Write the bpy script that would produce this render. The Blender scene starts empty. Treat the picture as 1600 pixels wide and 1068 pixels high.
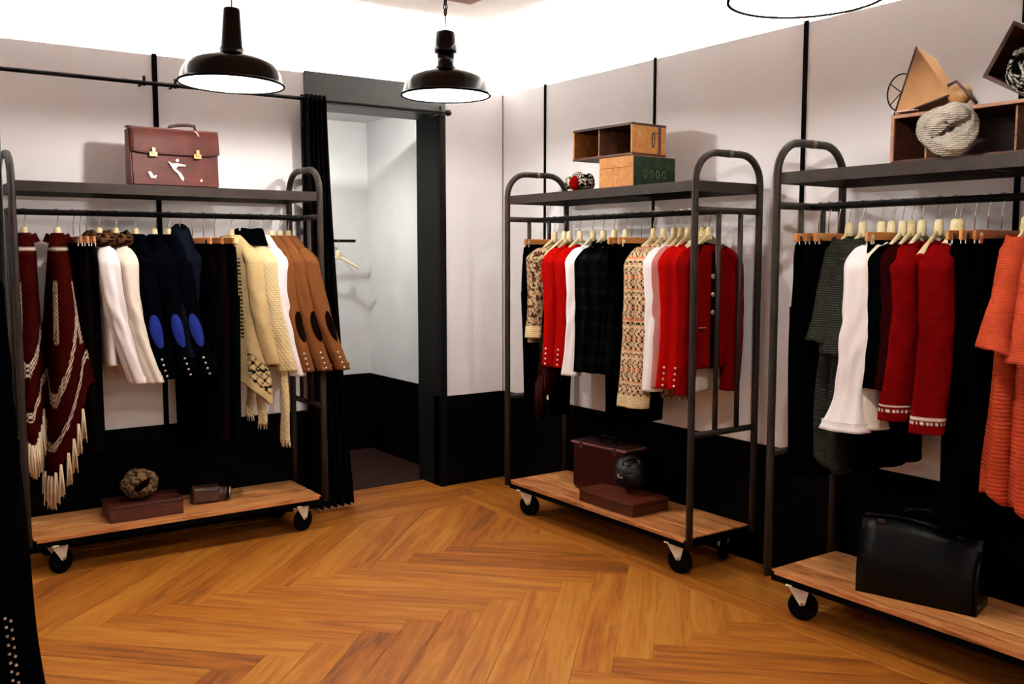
import bpy, bmesh, math, random
import numpy as np
from mathutils import Vector, Matrix, Euler
random.seed(7); rng = np.random.default_rng(7)
PI = math.pi
scene = bpy.context.scene
C = scene.collection

# ------------------------------------------------------------------ camera, world, exposure
PITCH = math.atan(138/1480); AZ = math.radians(54.96)
cd = bpy.data.cameras.new('camera'); cam = bpy.data.objects.new('camera', cd); C.objects.link(cam)
cd.sensor_width = 36; cd.lens = 36*1480/1600; cd.clip_start = .05
cam.location = (0, 0, 1.55); cam.rotation_euler = (PI/2-PITCH, 0, AZ-PI/2)
scene.camera = cam
w = bpy.data.worlds.new('world'); scene.world = w; w.use_nodes = True
w.node_tree.nodes['Background'].inputs[0].default_value = (1, .93, .85, 1)
w.node_tree.nodes['Background'].inputs[1].default_value = .05
vs = scene.view_settings
vs.view_transform = 'Standard'; vs.look = 'None'; vs.exposure = 0.1; vs.gamma = 1; vs.use_curve_mapping = False
BULB_W = 40.0; LED_E = 270.0; FIT_W = 24.0     # pendant bulbs (W), cove strip emission, fitting room lamp (W)
LAMP_COL = (1, .95, .88)

# ------------------------------------------------------------------ helpers
def lin(r, g, b):
    f = lambda c: (c/255/12.92) if c/255 <= .04045 else ((c/255+.055)/1.055)**2.4
    return (f(r), f(g), f(b))
MATS = {}
def nodes_of(name):
    m = bpy.data.materials.new(name); m.use_nodes = True
    nt = m.node_tree; b = nt.nodes['Principled BSDF']
    return m, nt, b
def N(nt, t, **kw):
    n = nt.nodes.new(t)
    for k, v in kw.items(): setattr(n, k, v)
    return n
def mat(name, col, rough=.6, metal=0, var=.15, vscale=6, bump=0, bscale=200, kind='noise', attr=False, spec=.5, coat=0):
    """procedural material: base colour modulated by noise, with fine relief (noise or knit)"""
    if name in MATS: return MATS[name]
    m, nt, b = nodes_of(name); L = nt.links
    tc = N(nt, 'ShaderNodeTexCoord')
    nz = N(nt, 'ShaderNodeTexNoise'); nz.inputs['Scale'].default_value = vscale; nz.inputs['Detail'].default_value = 4
    L.new(tc.outputs['Object'], nz.inputs['Vector'])
    mr = N(nt, 'ShaderNodeMapRange'); mr.inputs[1].default_value = .3; mr.inputs[2].default_value = .7
    mr.inputs[3].default_value = 1-var; mr.inputs[4].default_value = 1+var
    L.new(nz.outputs['Fac'], mr.inputs[0])
    mx = N(nt, 'ShaderNodeVectorMath', operation='SCALE')
    if attr:
        a = N(nt, 'ShaderNodeAttribute'); a.attribute_name = 'Col'; L.new(a.outputs['Color'], mx.inputs[0])
    else:
        mx.inputs[0].default_value = col
    L.new(mr.outputs[0], mx.inputs['Scale']); L.new(mx.outputs[0], b.inputs['Base Color'])
    b.inputs['Roughness'].default_value = rough; b.inputs['Metallic'].default_value = metal
    b.inputs['Specular IOR Level'].default_value = spec; b.inputs['Coat Weight'].default_value = coat
    if bump:
        bp = N(nt, 'ShaderNodeBump'); bp.inputs['Strength'].default_value = bump; bp.inputs['Distance'].default_value = .004
        if kind == 'noise':
            t = N(nt, 'ShaderNodeTexNoise'); t.inputs['Scale'].default_value = bscale; L.new(tc.outputs['Object'], t.inputs['Vector'])
            L.new(t.outputs['Fac'], bp.inputs['Height'])
        else:      # knit: rows of stitches
            t = N(nt, 'ShaderNodeTexWave', wave_type='BANDS', bands_direction='Z'); t.inputs['Scale'].default_value = bscale
            t.inputs['Distortion'].default_value = 1.2; t.inputs['Detail'].default_value = 1
            t2 = N(nt, 'ShaderNodeTexWave', wave_type='BANDS', bands_direction='DIAGONAL'); t2.inputs['Scale'].default_value = bscale*.8
            t2.inputs['Distortion'].default_value = 1
            ad = N(nt, 'ShaderNodeMath', operation='ADD')
            L.new(tc.outputs['Object'], t.inputs['Vector']); L.new(tc.outputs['Object'], t2.inputs['Vector'])
            L.new(t.outputs['Fac'], ad.inputs[0]); L.new(t2.outputs['Fac'], ad.inputs[1]); L.new(ad.outputs[0], bp.inputs['Height'])
            bp.inputs['Distance'].default_value = .008
        L.new(bp.outputs[0], b.inputs['Normal'])
    MATS[name] = m; return m
def emis(name, col, s):
    m, nt, b = nodes_of(name)
    b.inputs['Base Color'].default_value = (*col, 1); b.inputs['Emission Color'].default_value = (*col, 1); b.inputs['Emission Strength'].default_value = s
    MATS[name] = m; return m
def wood(name, stops, scale=(1.2, 14, 14), rough=.42, rvar=.5, bump=.15, spec=.3):
    """wood with grain along local X; each object gets its own tone and its own stretch of grain"""
    m, nt, b = nodes_of(name); L = nt.links
    tc = N(nt, 'ShaderNodeTexCoord'); oi = N(nt, 'ShaderNodeObjectInfo')
    off = N(nt, 'ShaderNodeVectorMath', operation='SCALE'); off.inputs[0].default_value = (37, 53, 11); L.new(oi.outputs['Random'], off.inputs['Scale'])
    mp = N(nt, 'ShaderNodeVectorMath', operation='MULTIPLY'); mp.inputs[1].default_value = scale; L.new(tc.outputs['Object'], mp.inputs[0])
    ad = N(nt, 'ShaderNodeVectorMath', operation='ADD'); L.new(mp.outputs[0], ad.inputs[0]); L.new(off.outputs[0], ad.inputs[1])
    n1 = N(nt, 'ShaderNodeTexNoise'); n1.inputs['Scale'].default_value = 1.6; n1.inputs['Detail'].default_value = 8; n1.inputs['Roughness'].default_value = .62; n1.inputs['Distortion'].default_value = 1.4
    L.new(ad.outputs[0], n1.inputs['Vector'])
    n2 = N(nt, 'ShaderNodeTexNoise'); n2.inputs['Scale'].default_value = 9; n2.inputs['Detail'].default_value = 3; L.new(ad.outputs[0], n2.inputs['Vector'])
    s1 = N(nt, 'ShaderNodeMath', operation='MULTIPLY_ADD'); s1.inputs[1].default_value = 1.05; s1.inputs[2].default_value = -.14; L.new(n1.outputs['Fac'], s1.inputs[0])
    s2 = N(nt, 'ShaderNodeMath', operation='MULTIPLY_ADD'); s2.inputs[1].default_value = .22; L.new(n2.outputs['Fac'], s2.inputs[0]); L.new(s1.outputs[0], s2.inputs[2])
    rv = N(nt, 'ShaderNodeMath', operation='MULTIPLY_ADD'); rv.inputs[1].default_value = rvar; rv.inputs[2].default_value = -rvar/2; L.new(oi.outputs['Random'], rv.inputs[0])
    s3 = N(nt, 'ShaderNodeMath', operation='ADD'); L.new(s2.outputs[0], s3.inputs[0]); L.new(rv.outputs[0], s3.inputs[1])
    cr = N(nt, 'ShaderNodeValToRGB'); e = cr.color_ramp.elements
    e[0].position = stops[0][0]; e[0].color = (*stops[0][1], 1); e[1].position = stops[-1][0]; e[1].color = (*stops[-1][1], 1)
    for p, c in stops[1:-1]: x = e.new(p); x.color = (*c, 1)
    L.new(s3.outputs[0], cr.inputs[0]); L.new(cr.outputs[0], b.inputs['Base Color'])
    b.inputs['Roughness'].default_value = rough; b.inputs['Specular IOR Level'].default_value = spec
    bp = N(nt, 'ShaderNodeBump'); bp.inputs['Strength'].default_value = bump; bp.inputs['Distance'].default_value = .002
    L.new(s2.outputs[0], bp.inputs['Height']); L.new(bp.outputs[0], b.inputs['Normal'])
    MATS[name] = m; return m

def link(o, parent=None, loc=None, rot=None):
    C.objects.link(o)
    if parent: o.parent = parent
    if loc is not None: o.location = loc
    if rot is not None: o.rotation_euler = rot
    return o
def obj(name, me, m, parent=None, loc=None, rot=None):
    o = bpy.data.objects.new(name, me)
    if m and not me.materials: me.materials.append(m)
    return link(o, parent, loc, rot)
def from_bm(bm, smooth=False):
    me = bpy.data.meshes.new('m'); bmesh.ops.recalc_face_normals(bm, faces=bm.faces); bm.to_mesh(me); bm.free()
    if smooth: me.polygons.foreach_set('use_smooth', [True]*len(me.polygons))
    return me
def bm_box(bm, c, s, M=None):
    r = bmesh.ops.create_cube(bm, size=1); v = r['verts']
    bmesh.ops.scale(bm, vec=s, verts=v); bmesh.ops.translate(bm, vec=c, verts=v)
    if M: bmesh.ops.transform(bm, matrix=M, verts=v)
    return v
def box(c, s, bev=0, seg=2):
    bm = bmesh.new(); bm_box(bm, c, s)
    if bev: bmesh.ops.bevel(bm, geom=bm.edges[:], offset=bev, segments=seg, affect='EDGES', profile=.5)
    return from_bm(bm)
def boxes(lst, bev=0):
    bm = bmesh.new()
    for c, s in lst: bm_box(bm, c, s)
    if bev: bmesh.ops.bevel(bm, geom=bm.edges[:], offset=bev, segments=2, affect='EDGES')
    return from_bm(bm)
def grid_mesh(P, closed=True, caps=(False, False), cols=None):
    """P[nv][nu][3]; closed round u; caps: fan on first/last ring"""
    P = np.asarray(P, float); nv, nu, _ = P.shape
    V = P.reshape(-1, 3).tolist(); F = []
    mu = nu if closed else nu-1
    for i in range(nv-1):
        for j in range(mu):
            k = (j+1) % nu
            F.append((i*nu+j, i*nu+k, (i+1)*nu+k, (i+1)*nu+j))
    if caps[0]: F.append(tuple(range(nu))[::-1])
    if caps[1]: F.append(tuple(range((nv-1)*nu, nv*nu)))
    me = bpy.data.meshes.new('m'); me.from_pydata(V, [], F)
    me.polygons.foreach_set('use_smooth', [len(f) == 4 for f in F])
    if cols is not None:
        a = me.color_attributes.new('Col', 'FLOAT_COLOR', 'POINT')
        c = np.ones((nv*nu, 4)); c[:, :3] = np.asarray(cols).reshape(-1, 3)
        a.data.foreach_set('color', c.ravel())
    return me
def tube_pts(path, r, nu=8):
    path = np.asarray(path, float); n = len(path)
    r = np.broadcast_to(np.asarray(r, float), (n,))
    T = np.gradient(path, axis=0); T /= np.linalg.norm(T, axis=1)[:, None]+1e-12
    up = np.array([0, 0, 1.]) if abs(T[0][2]) < .9 else np.array([1., 0, 0])
    a = up-T[0]*(up@T[0]); a /= np.linalg.norm(a)
    P = np.zeros((n, nu, 3)); th = np.linspace(0, 2*PI, nu, endpoint=False)
    for i in range(n):
        a = a-T[i]*(a@T[i]); a /= np.linalg.norm(a); b = np.cross(T[i], a)
        P[i] = path[i]+r[i]*(np.cos(th)[:, None]*a+np.sin(th)[:, None]*b)
    return P
def tube(path, r, nu=8): return grid_mesh(tube_pts(path, r, nu), True, (True, True))
def tubes(lst, nu=6):
    V = []; F = []
    for path, r in lst:
        P = tube_pts(path, r, nu); o = len(V); nv = len(P); V += P.reshape(-1, 3).tolist()
        for i in range(nv-1):
            for j in range(nu):
                k = (j+1) % nu; F.append((o+i*nu+j, o+i*nu+k, o+(i+1)*nu+k, o+(i+1)*nu+j))
        F.append(tuple(range(o, o+nu))[::-1]); F.append(tuple(range(o+(nv-1)*nu, o+nv*nu)))
    me = bpy.data.meshes.new('m'); me.from_pydata(V, [], F); me.polygons.foreach_set('use_smooth', [len(f) == 4 for f in F]); return me
def lathe(prof, nu=32, caps=(False, False)):
    th = np.linspace(0, 2*PI, nu, endpoint=False)
    P = np.array([[(r*math.cos(t), r*math.sin(t), z) for t in th] for r, z in prof])
    return grid_mesh(P, True, caps)
def ball(r, sc=(1, 1, 1), nu=10, nv=6):
    bm = bmesh.new(); bmesh.ops.create_uvsphere(bm, u_segments=nu, v_segments=nv, radius=r); bmesh.ops.scale(bm, vec=sc, verts=bm.verts); return from_bm(bm, True)
def prism(poly, z0, z1, bev=0):
    bm = bmesh.new(); lo = [bm.verts.new((x, y, z0)) for x, y in poly]; hi = [bm.verts.new((x, y, z1)) for x, y in poly]
    n = len(poly); bm.faces.new(lo[::-1]); bm.faces.new(hi)
    for i in range(n): bm.faces.new((lo[i], lo[(i+1) % n], hi[(i+1) % n], hi[i]))
    if bev: bmesh.ops.bevel(bm, geom=bm.edges[:], offset=bev, segments=2, affect='EDGES')
    return from_bm(bm)
def tag(o, label, cat, group=None):
    o['label'] = label; o['category'] = cat
    if group: o['group'] = group
    return o
def thing(name, label, cat, loc=(0, 0, 0), rotz=0, group=None):
    o = bpy.data.objects.new(name, None); o.empty_display_size = .05; link(o, None, loc, (0, 0, rotz)); return tag(o, label, cat, group)
def struct(name, me, m, loc=None):
    o = obj(name, me, m, None, loc); o['kind'] = 'structure'; return o

# ------------------------------------------------------------------ materials
M_white = mat('panel_white', lin(238, 236, 238), .6, var=.03, vscale=2)
M_upper = mat('cove_white', lin(246, 244, 240), .8, var=.02)
M_ceil = mat('ceiling_white', lin(247, 245, 242), .85, var=.03)
M_fit = mat('fitting_white', lin(214, 215, 215), .6, var=.03)
M_black = mat('black_paint', (.0008, .0008, .0009), .7, var=.2, spec=.02)
M_frame = mat('frame_dark', lin(26, 23, 20), .42, var=.2, spec=.4)
M_steel = mat('rack_steel', lin(37, 29, 25), .5, metal=0, var=.35, vscale=9, bump=.05, bscale=60, spec=.18)
M_steel2 = mat('rack_steel_dark', lin(13, 11, 10), .6, metal=0, var=.3, spec=.08)
M_mesh = mat('shelf_mesh_steel', lin(40, 34, 30), .5, metal=.4, var=.3)
M_chrome = mat('chrome', (.75, .73, .7), .2, metal=1, var=.05)
M_zinc = mat('zinc', lin(240, 230, 208), .45, metal=0, var=.08, vscale=30)
M_rubber = mat('rubber', (.001, .001, .001), .7, spec=.04)
M_enamel = mat('black_enamel', (.0012, .0012, .0012), .14, var=.05, spec=.22)
M_enamel_in = mat('white_enamel', (.85, .82, .76), .4, var=.02)
M_curtain = mat('curtain_black', (.002, .002, .002), .9, var=.2, spec=.05)
M_carpet = mat('carpet_brown', lin(42, 22, 18), .95, var=.35, vscale=60, bump=.6, bscale=300, spec=.1)
fl = [(.20, lin(84, 42, 11)), (.38, lin(128, 70, 18)), (.50, lin(147, 86, 23)), (.64, lin(160, 101, 33)), (.85, lin(176, 122, 52))]
M_floor = wood('floor_oak', fl, scale=(.8, 9, 9), rough=.5, rvar=.26, bump=.08, spec=.2)
M_sub = mat('subfloor', lin(80, 44, 16), .9)
dk = [(.25, lin(112, 60, 28)), (.42, lin(174, 108, 58)), (.6, lin(200, 138, 82)), (.8, lin(214, 158, 102))]
M_deck = wood('deck_pine', dk, scale=(1.5, 12, 12), rough=.5, rvar=.2)
M_crate = wood('crate_pine', [(.25, lin(120, 70, 28)), (.5, lin(170, 112, 54)), (.8, lin(190, 138, 76))], rough=.6, rvar=.15)
M_crate_dk = wood('crate_dark', [(.25, lin(30, 13, 8)), (.5, lin(60, 28, 16)), (.8, lin(96, 52, 32))], rough=.55, rvar=.2)
M_crate_grey = wood('crate_rim', [(.25, lin(90, 60, 46)), (.5, lin(140, 100, 78)), (.8, lin(170, 130, 104))], rough=.6)
M_green = mat('green_paint', lin(24, 38, 20), .6, var=.6, vscale=22, bump=.2, bscale=70, spec=.15)
M_redbox = wood('mahogany', [(.2, lin(28, 8, 5)), (.5, lin(62, 22, 12)), (.85, lin(100, 42, 22))], rough=.4, rvar=.15)
M_hang = wood('hanger_beech', [(.2, lin(190, 168, 120)), (.5, lin(220, 202, 156)), (.8, lin(232, 218, 178))], scale=(8, 30, 30), rough=.5)
M_hangbr = wood('hanger_brown', [(.2, lin(130, 76, 34)), (.5, lin(172, 108, 54)), (.8, lin(196, 134, 74))], scale=(8, 30, 30), rough=.45)
M_brass = mat('brass', lin(176, 146, 96), .42, metal=.9, var=.1)
M_silver = mat('silver', lin(220, 214, 205), .28, metal=.8, var=.08)
M_leather = mat('leather_brown', lin(72, 28, 22), .5, var=.35, vscale=14, bump=.25, bscale=120, spec=.2)
M_leather_dk = mat('leather_edge', lin(56, 24, 18), .45, var=.3, bump=.2)
M_black_lea = mat('leather_black', (.0007, .0007, .0008), .38, var=.3, bump=.6, bscale=28, spec=.10)
M_case = mat('case_burgundy', lin(40, 7, 7), .35, var=.3, vscale=8, bump=.1, spec=.15)
M_paper = mat('torn_paper', lin(238, 205, 200), .8, var=.15, vscale=60)

# ------------------------------------------------------------------ the room
WX, WY = 3.683, 5.359           # faces of the wall panels (right-hand wall: x = WX, left-hand wall: y = WY)
PZ0, PZ1, CEIL = .606, 2.61, 2.99
REC = .09                        # the panels stand this far off the wall; the light strip lies in the gap
OX0, OX1 = 2.30, 3.18            # fitting room opening
X0, Y0 = -2.2, -2.6              # far ends of the room, behind the camera
# floor of herringbone planks with a border of straight boards
floor = struct('floor', box(((X0+WX)/2+.2, (Y0+5.6)/2, -.045), (WX-X0+.4, 5.6-Y0, .05)), M_sub)
def clip(poly, ax, lim, keep_less):
    out = []; n = len(poly)
    ins = lambda p: (p[ax] <= lim) == keep_less
    for i in range(n):
        a, b = poly[i], poly[(i+1) % n]
        if ins(a): out.append(a)
        if ins(a) != ins(b):
            t = (lim-a[ax])/(b[ax]-a[ax]); out.append((a[0]+t*(b[0]-a[0]), a[1]+t*(b[1]-a[1])))
    return out
PW, PL, GAP = .148, 1.11, .0006
BX, BY = 3.13, 4.92
s2 = math.sqrt(.5); E1 = np.array([s2, s2]); E2 = np.array([s2, -s2]); O = np.array([.99, 4.13])
full = box((0, 0, -.01), (PL-GAP*2, PW-GAP*2, .02), .0005, 1)
for a in range(-14, 15):
    for t in range(-6, 7):
        for kind in (0, 1):
            base = np.array([a*PW+t*PL, a*PW-t*PL])
            if kind == 0: r0 = base; sz = (PW, PL)
            else: r0 = base+np.array([PW, 0]); sz = (PL, PW)
            # extra steps along the zigzag are covered by a; bring the row into range
            for k in (0,):
                c2 = r0+np.array(sz)/2
                cw = O+E1*c2[0]+E2*c2[1]
                if not (X0-.6 < cw[0] < BX+.6 and Y0-.6 < cw[1] < BY+.6): continue
                ang = -PI/4 if kind == 0 else PI/4
                h = PL/2-GAP; q = PW/2-GAP; ca, sa = math.cos(ang), math.sin(ang)
                cor = [(cw[0]+ca*x-sa*y, cw[1]+sa*x+ca*y) for x, y in ((-h, -q), (h, -q), (h, q), (-h, q))]
                pl = cor
                for ax, lim, kl in ((0, BX-GAP, True), (1, BY-GAP, True), (0, X0, False), (1, Y0, False)): pl = clip(pl, ax, lim, kl) if pl else pl
                if len(pl) < 3: continue
                ar = abs(sum(pl[i][0]*pl[(i+1) % len(pl)][1]-pl[(i+1) % len(pl)][0]*pl[i][1] for i in range(len(pl))))/2
                if ar < .001: continue
                if ar > PL*PW*.985*.97: me = full
                else:
                    loc = [((x-cw[0])*ca+(y-cw[1])*sa, -(x-cw[0])*sa+(y-cw[1])*ca) for x, y in pl]
                    me = prism(loc, -.02, 0)
                obj('floor_plank', me, M_floor, floor, (cw[0], cw[1], random.uniform(-.0007, .0005)), (0, 0, ang))
def straight(x0, x1, y0, y1, along):
    n = max(1, round(((x1-x0) if along == 'x' else (y1-y0))/1.6)); s = (x1-x0) if along == 'x' else (y1-y0)
    for i in range(n):
        a = (x0 if along == 'x' else y0)+s*i/n; b = a+s/n
        if along == 'x': c = ((a+b)/2, (y0+y1)/2); l = b-a; wd = y1-y0; rz = 0
        else: c = ((x0+x1)/2, (a+b)/2); l = b-a; wd = x1-x0; rz = PI/2
        obj('border_board', box((0, 0, -.01), (l-.002, wd-.002, .02), .001, 1), M_floor, floor, (c[0], c[1], random.uniform(-.0006, .0004)), (0, 0, rz))
bw = (WX+.02-BX)/4
bw2 = (5.6-BY)/4
for i in range(4): straight(BX+bw*i, BX+bw*(i+1), Y0, BY+bw2*(i+1), 'y')
for i in range(4): straight(X0, min(BX+bw*i+.0, WX), BY+bw2*i, BY+bw2*(i+1), 'x')
# left-hand wall: upper wall and core, black plinth, white panels, dark joint bars
wl = struct('wall_left', boxes([((( X0+OX0)/2, WY+REC+.06, 1.5), (OX0-X0, .12, 3.0)), (((3.24+WX+.25)/2, WY+REC+.06, 1.5), (WX+.25-3.24, .12, 3.0)), (((OX0+3.24)/2, WY+REC+.06, 2.79), (3.24-OX0, .12, .42))]), M_upper)
obj('plinth', box(((X0+OX0)/2, WY+.04, PZ0/2), (OX0-X0, .1, PZ0)), M_black, wl)
obj('plinth', box(((3.18+WX)/2+.02, WY+.045, PZ0/2), (WX-3.18+.04, .09, PZ0)), M_black, wl)
jl = [-1.6, -.588, .412, 1.412, OX0]
for a, b in zip(jl[:-1], jl[1:]):
    obj('wall_panel', box(((a+b)/2, WY+.012, (PZ0+PZ1)/2), (b-a-.004, .024, PZ1-PZ0), .002, 1), M_white, wl)
    obj('joint_bar', box((a, WY-.004, (PZ0+PZ1)/2+.003), (.026, .012, PZ1-PZ0+.006)), M_black, wl)
obj('wall_panel', box(((3.226+WX)/2, WY+.012, (PZ0+PZ1)/2), (WX-3.226, .024, PZ1-PZ0), .002, 1), M_white, wl)
# right-hand wall
wr = struct('wall_right', box((WX+REC+.06, (Y0+WY+REC)/2, 1.5), (.12, WY+REC-Y0+.1, 3.0)), M_upper)
obj('plinth', box((WX+.045, (Y0+WY)/2, PZ0/2), (.09, WY-Y0, PZ0)), M_black, wr)
jr = [WY, 4.882, 3.884, 2.886, 1.886, .888, -.11, -1.11]
for i, (a, b) in enumerate(zip(jr[1:], jr[:-1])):
    obj('wall_panel', box((WX+.012, (a+b)/2, (PZ0+PZ1)/2), (.024, b-a-.004, PZ1-PZ0), .002, 1), M_white, wr)
    obj('joint_bar', box((WX-.003, a, (PZ0+PZ1)/2+.003), (.012, .021 if i > 1 else .015, PZ1-PZ0+.006)), M_black, wr)
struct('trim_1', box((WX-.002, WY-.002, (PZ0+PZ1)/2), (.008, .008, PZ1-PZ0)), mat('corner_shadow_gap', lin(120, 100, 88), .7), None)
# unseen walls that close the room behind the camera, and the ceiling
struct('wall_back', box(((X0+WX)/2, Y0-.06, 1.5), (WX-X0+.4, .12, 3.0)), M_white)
struct('wall_side', box((X0-.06, (Y0+WY)/2, 1.5), (.12, WY-Y0+.5, 3.0)), M_white)
struct('ceiling', box(((X0+WX)/2, (Y0+WY)/2, CEIL+.04), (WX-X0+.6, WY-Y0+.6, .08)), M_ceil)
# light strips lying behind the panel tops
M_led = emis('led_strip', (1, .965, .92), LED_E)
for nm, me, lab in (('cove_light_strip', box(((X0+WX)/2, WY+.056, PZ1-.06), (WX-X0, .03, .012)), 'warm light strip hidden behind the top of the left wall panels'),
                    ('cove_light_strip', box((WX+.056, (Y0+WY)/2, PZ1-.06), (.03, WY-Y0-.1, .012)), 'warm light strip hidden behind the top of the right wall panels')):
    tag(obj(nm, me, M_led), lab, 'light strip', 'cove light strips')
# ceiling beam whose corner shows at the top of the photograph
t = thing('ceiling_beam', 'dark pinkish wooden beam corner hanging under the white ceiling above the pendants', 'beam', (2.72, 4.25, CEIL-.16))
obj('beam_body', box((-1.0, -.9, .08), (2.0, 1.8, .16), .004, 1), mat('beam_stain', lin(196, 160, 146), .7, var=.15), t)

# ------------------------------------------------------------------ fitting room
FX, FY = 3.385, 6.79
d1 = struct('door_1', boxes([((3.203, WY+.006, 1.22), (.046, .036, 2.44)), ((OX0-.02, WY+.006, 1.22), (.04, .036, 2.44))], .002), mat('jamb_black', (.0025, .0024, .0024), .6, var=.2, spec=.08))
obj('door_header', box((OX0+.443, WY+.004, 2.53), (.966, .034, .18), .002, 1), M_frame, d1)
obj('jamb_lining', boxes([((3.195, WY+.16, 1.22), (.03, .27, 2.44)), ((OX0-.015, WY+.16, 1.22), (.03, .27, 2.44))], .001), mat('lining_dark', lin(11, 12, 13), .6, var=.15, spec=.1), d1)
obj('head_lining', box(((OX0+3.18)/2, WY+.16, 2.455), (3.18-OX0, .27, .03)), M_frame, d1)
fl2 = struct('wall_fitting_back', box((2.6, FY+.05, 1.5), (1.9, .1, 3.0)), M_black)
obj('wall_panel', box((2.6, FY-.006, (PZ0+2.56)/2), (1.6, .012, 2.56-PZ0)), M_fit, fl2)
fr = struct('wall_fitting_right', box((FX+.05, 6.21, 1.5), (.1, 1.16, 3.0)), M_black)
obj('wall_panel', box((FX-.006, 6.21, (PZ0+2.56)/2), (.012, 1.14, 2.56-PZ0)), M_fit, fr)
fll = struct('wall_fitting_left', box((1.80, 6.21, 1.5), (.1, 1.16, 3.0)), M_black)
obj('wall_panel', box((1.856, 6.21, (PZ0+2.56)/2), (.012, 1.14, 2.56-PZ0)), M_fit, fll)
struct('wall_fitting_front', boxes([((2.04, 5.61, 1.3), (.5, .04, 2.6)), ((3.3, 5.62, 1.3), (.16, .06, 2.6))]), M_black)
struct('ceiling_fitting', box((2.6, 6.2, 2.60), (1.7, 1.24, .08)), M_fit)
struct('floor_fitting', box((2.6, 6.2, -.02), (1.75, 1.19, .04)), M_carpet)
t = thing('downlight', 'small round downlight in the fitting room ceiling', 'downlight', (2.35, 6.0, 2.56))
obj('rim', lathe([(.06, 0), (.06, -.008), (.045, -.008), (.045, 0)], 24), M_chrome, t)
obj('lens', lathe([(.045, -.004), (.02, -.005), (.001, -.005)], 24), emis('lens_glow', (1, .96, .9), 12), t)
ld = bpy.data.lights.new('downlight_lamp', 'SPOT'); ld.energy = FIT_W*3; ld.color = (1, .96, .9); ld.shadow_soft_size = .06; ld.spot_size = 2.9; ld.spot_blend = .6
link(bpy.data.objects.new('downlight_lamp', ld), None, (2.35, 6.0, 2.53))
t = thing('coat_rail', 'short dark steel rail on the white back wall inside the fitting room', 'rail', (2.5, FY-.2, 1.645))
obj('bar', tube([(-.55, 0, 0), (.0, 0, 0), (.67, 0, 0)], .011), M_steel2, t); obj('bracket', tube([(-.5, 0, 0), (-.5, .194, 0)], .01), M_steel2, t); obj('bracket', tube([(.55, 0, 0), (.55, .194, 0)], .008), M_steel2, t)

# curtain rod and curtain
t = thing('curtain_rod', 'long thin black curtain rod across the left wall and the fitting room opening', 'curtain rod', (1.3, 5.25, 2.44))
obj('rod', tube([(-2.2, 0, 0), (0, 0, 0), (1.87, 0, 0)], .011), M_steel2, t)
obj('finial', ball(.02, (1.3, 1, 1)), M_steel2, t, (1.885, 0, 0))
for x in (.03, .19, 1.83): obj('bracket', tubes([([(x, 0, -.0), (x, .109, 0)], .007), ([(x, 0, -.015), (x, 0, .035)], .008)]), M_steel2, t)
def curtain():
    nu, nv = 90, 40
    P = np.zeros((nv, nu, 3)); u = np.linspace(0, 1, nu)
    for i, v in enumerate(np.linspace(0, 1, nv)):
        wd = .150+.10*v**1.5; y = 5.25+(.045+.03*v)*np.sin(u*2*PI*5.5+.6*v)*(1-.3*u)
        P[i, :, 0] = 2.205+(.0+.025*v)+u*wd; P[i, :, 1] = y; P[i, :, 2] = 2.465-v*2.44
    return P
t = thing('curtain', 'black fabric curtain drawn to the left side of the fitting room opening', 'curtain', (0, 0, 0))
cp = curtain(); cb = cp.copy(); cb[:, :, 1] += .004
P2 = np.concatenate([cp, cb[:, ::-1]], axis=1)
obj('cloth', grid_mesh(P2, True), M_curtain, t)
for k in range(6): obj('ring', tube([(2.215+k*.026, 5.25+.017*math.cos(a), 2.44+.017*math.sin(a)) for a in np.linspace(0, 2*PI, 13)], .0025, 5), M_steel2, t)

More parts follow.
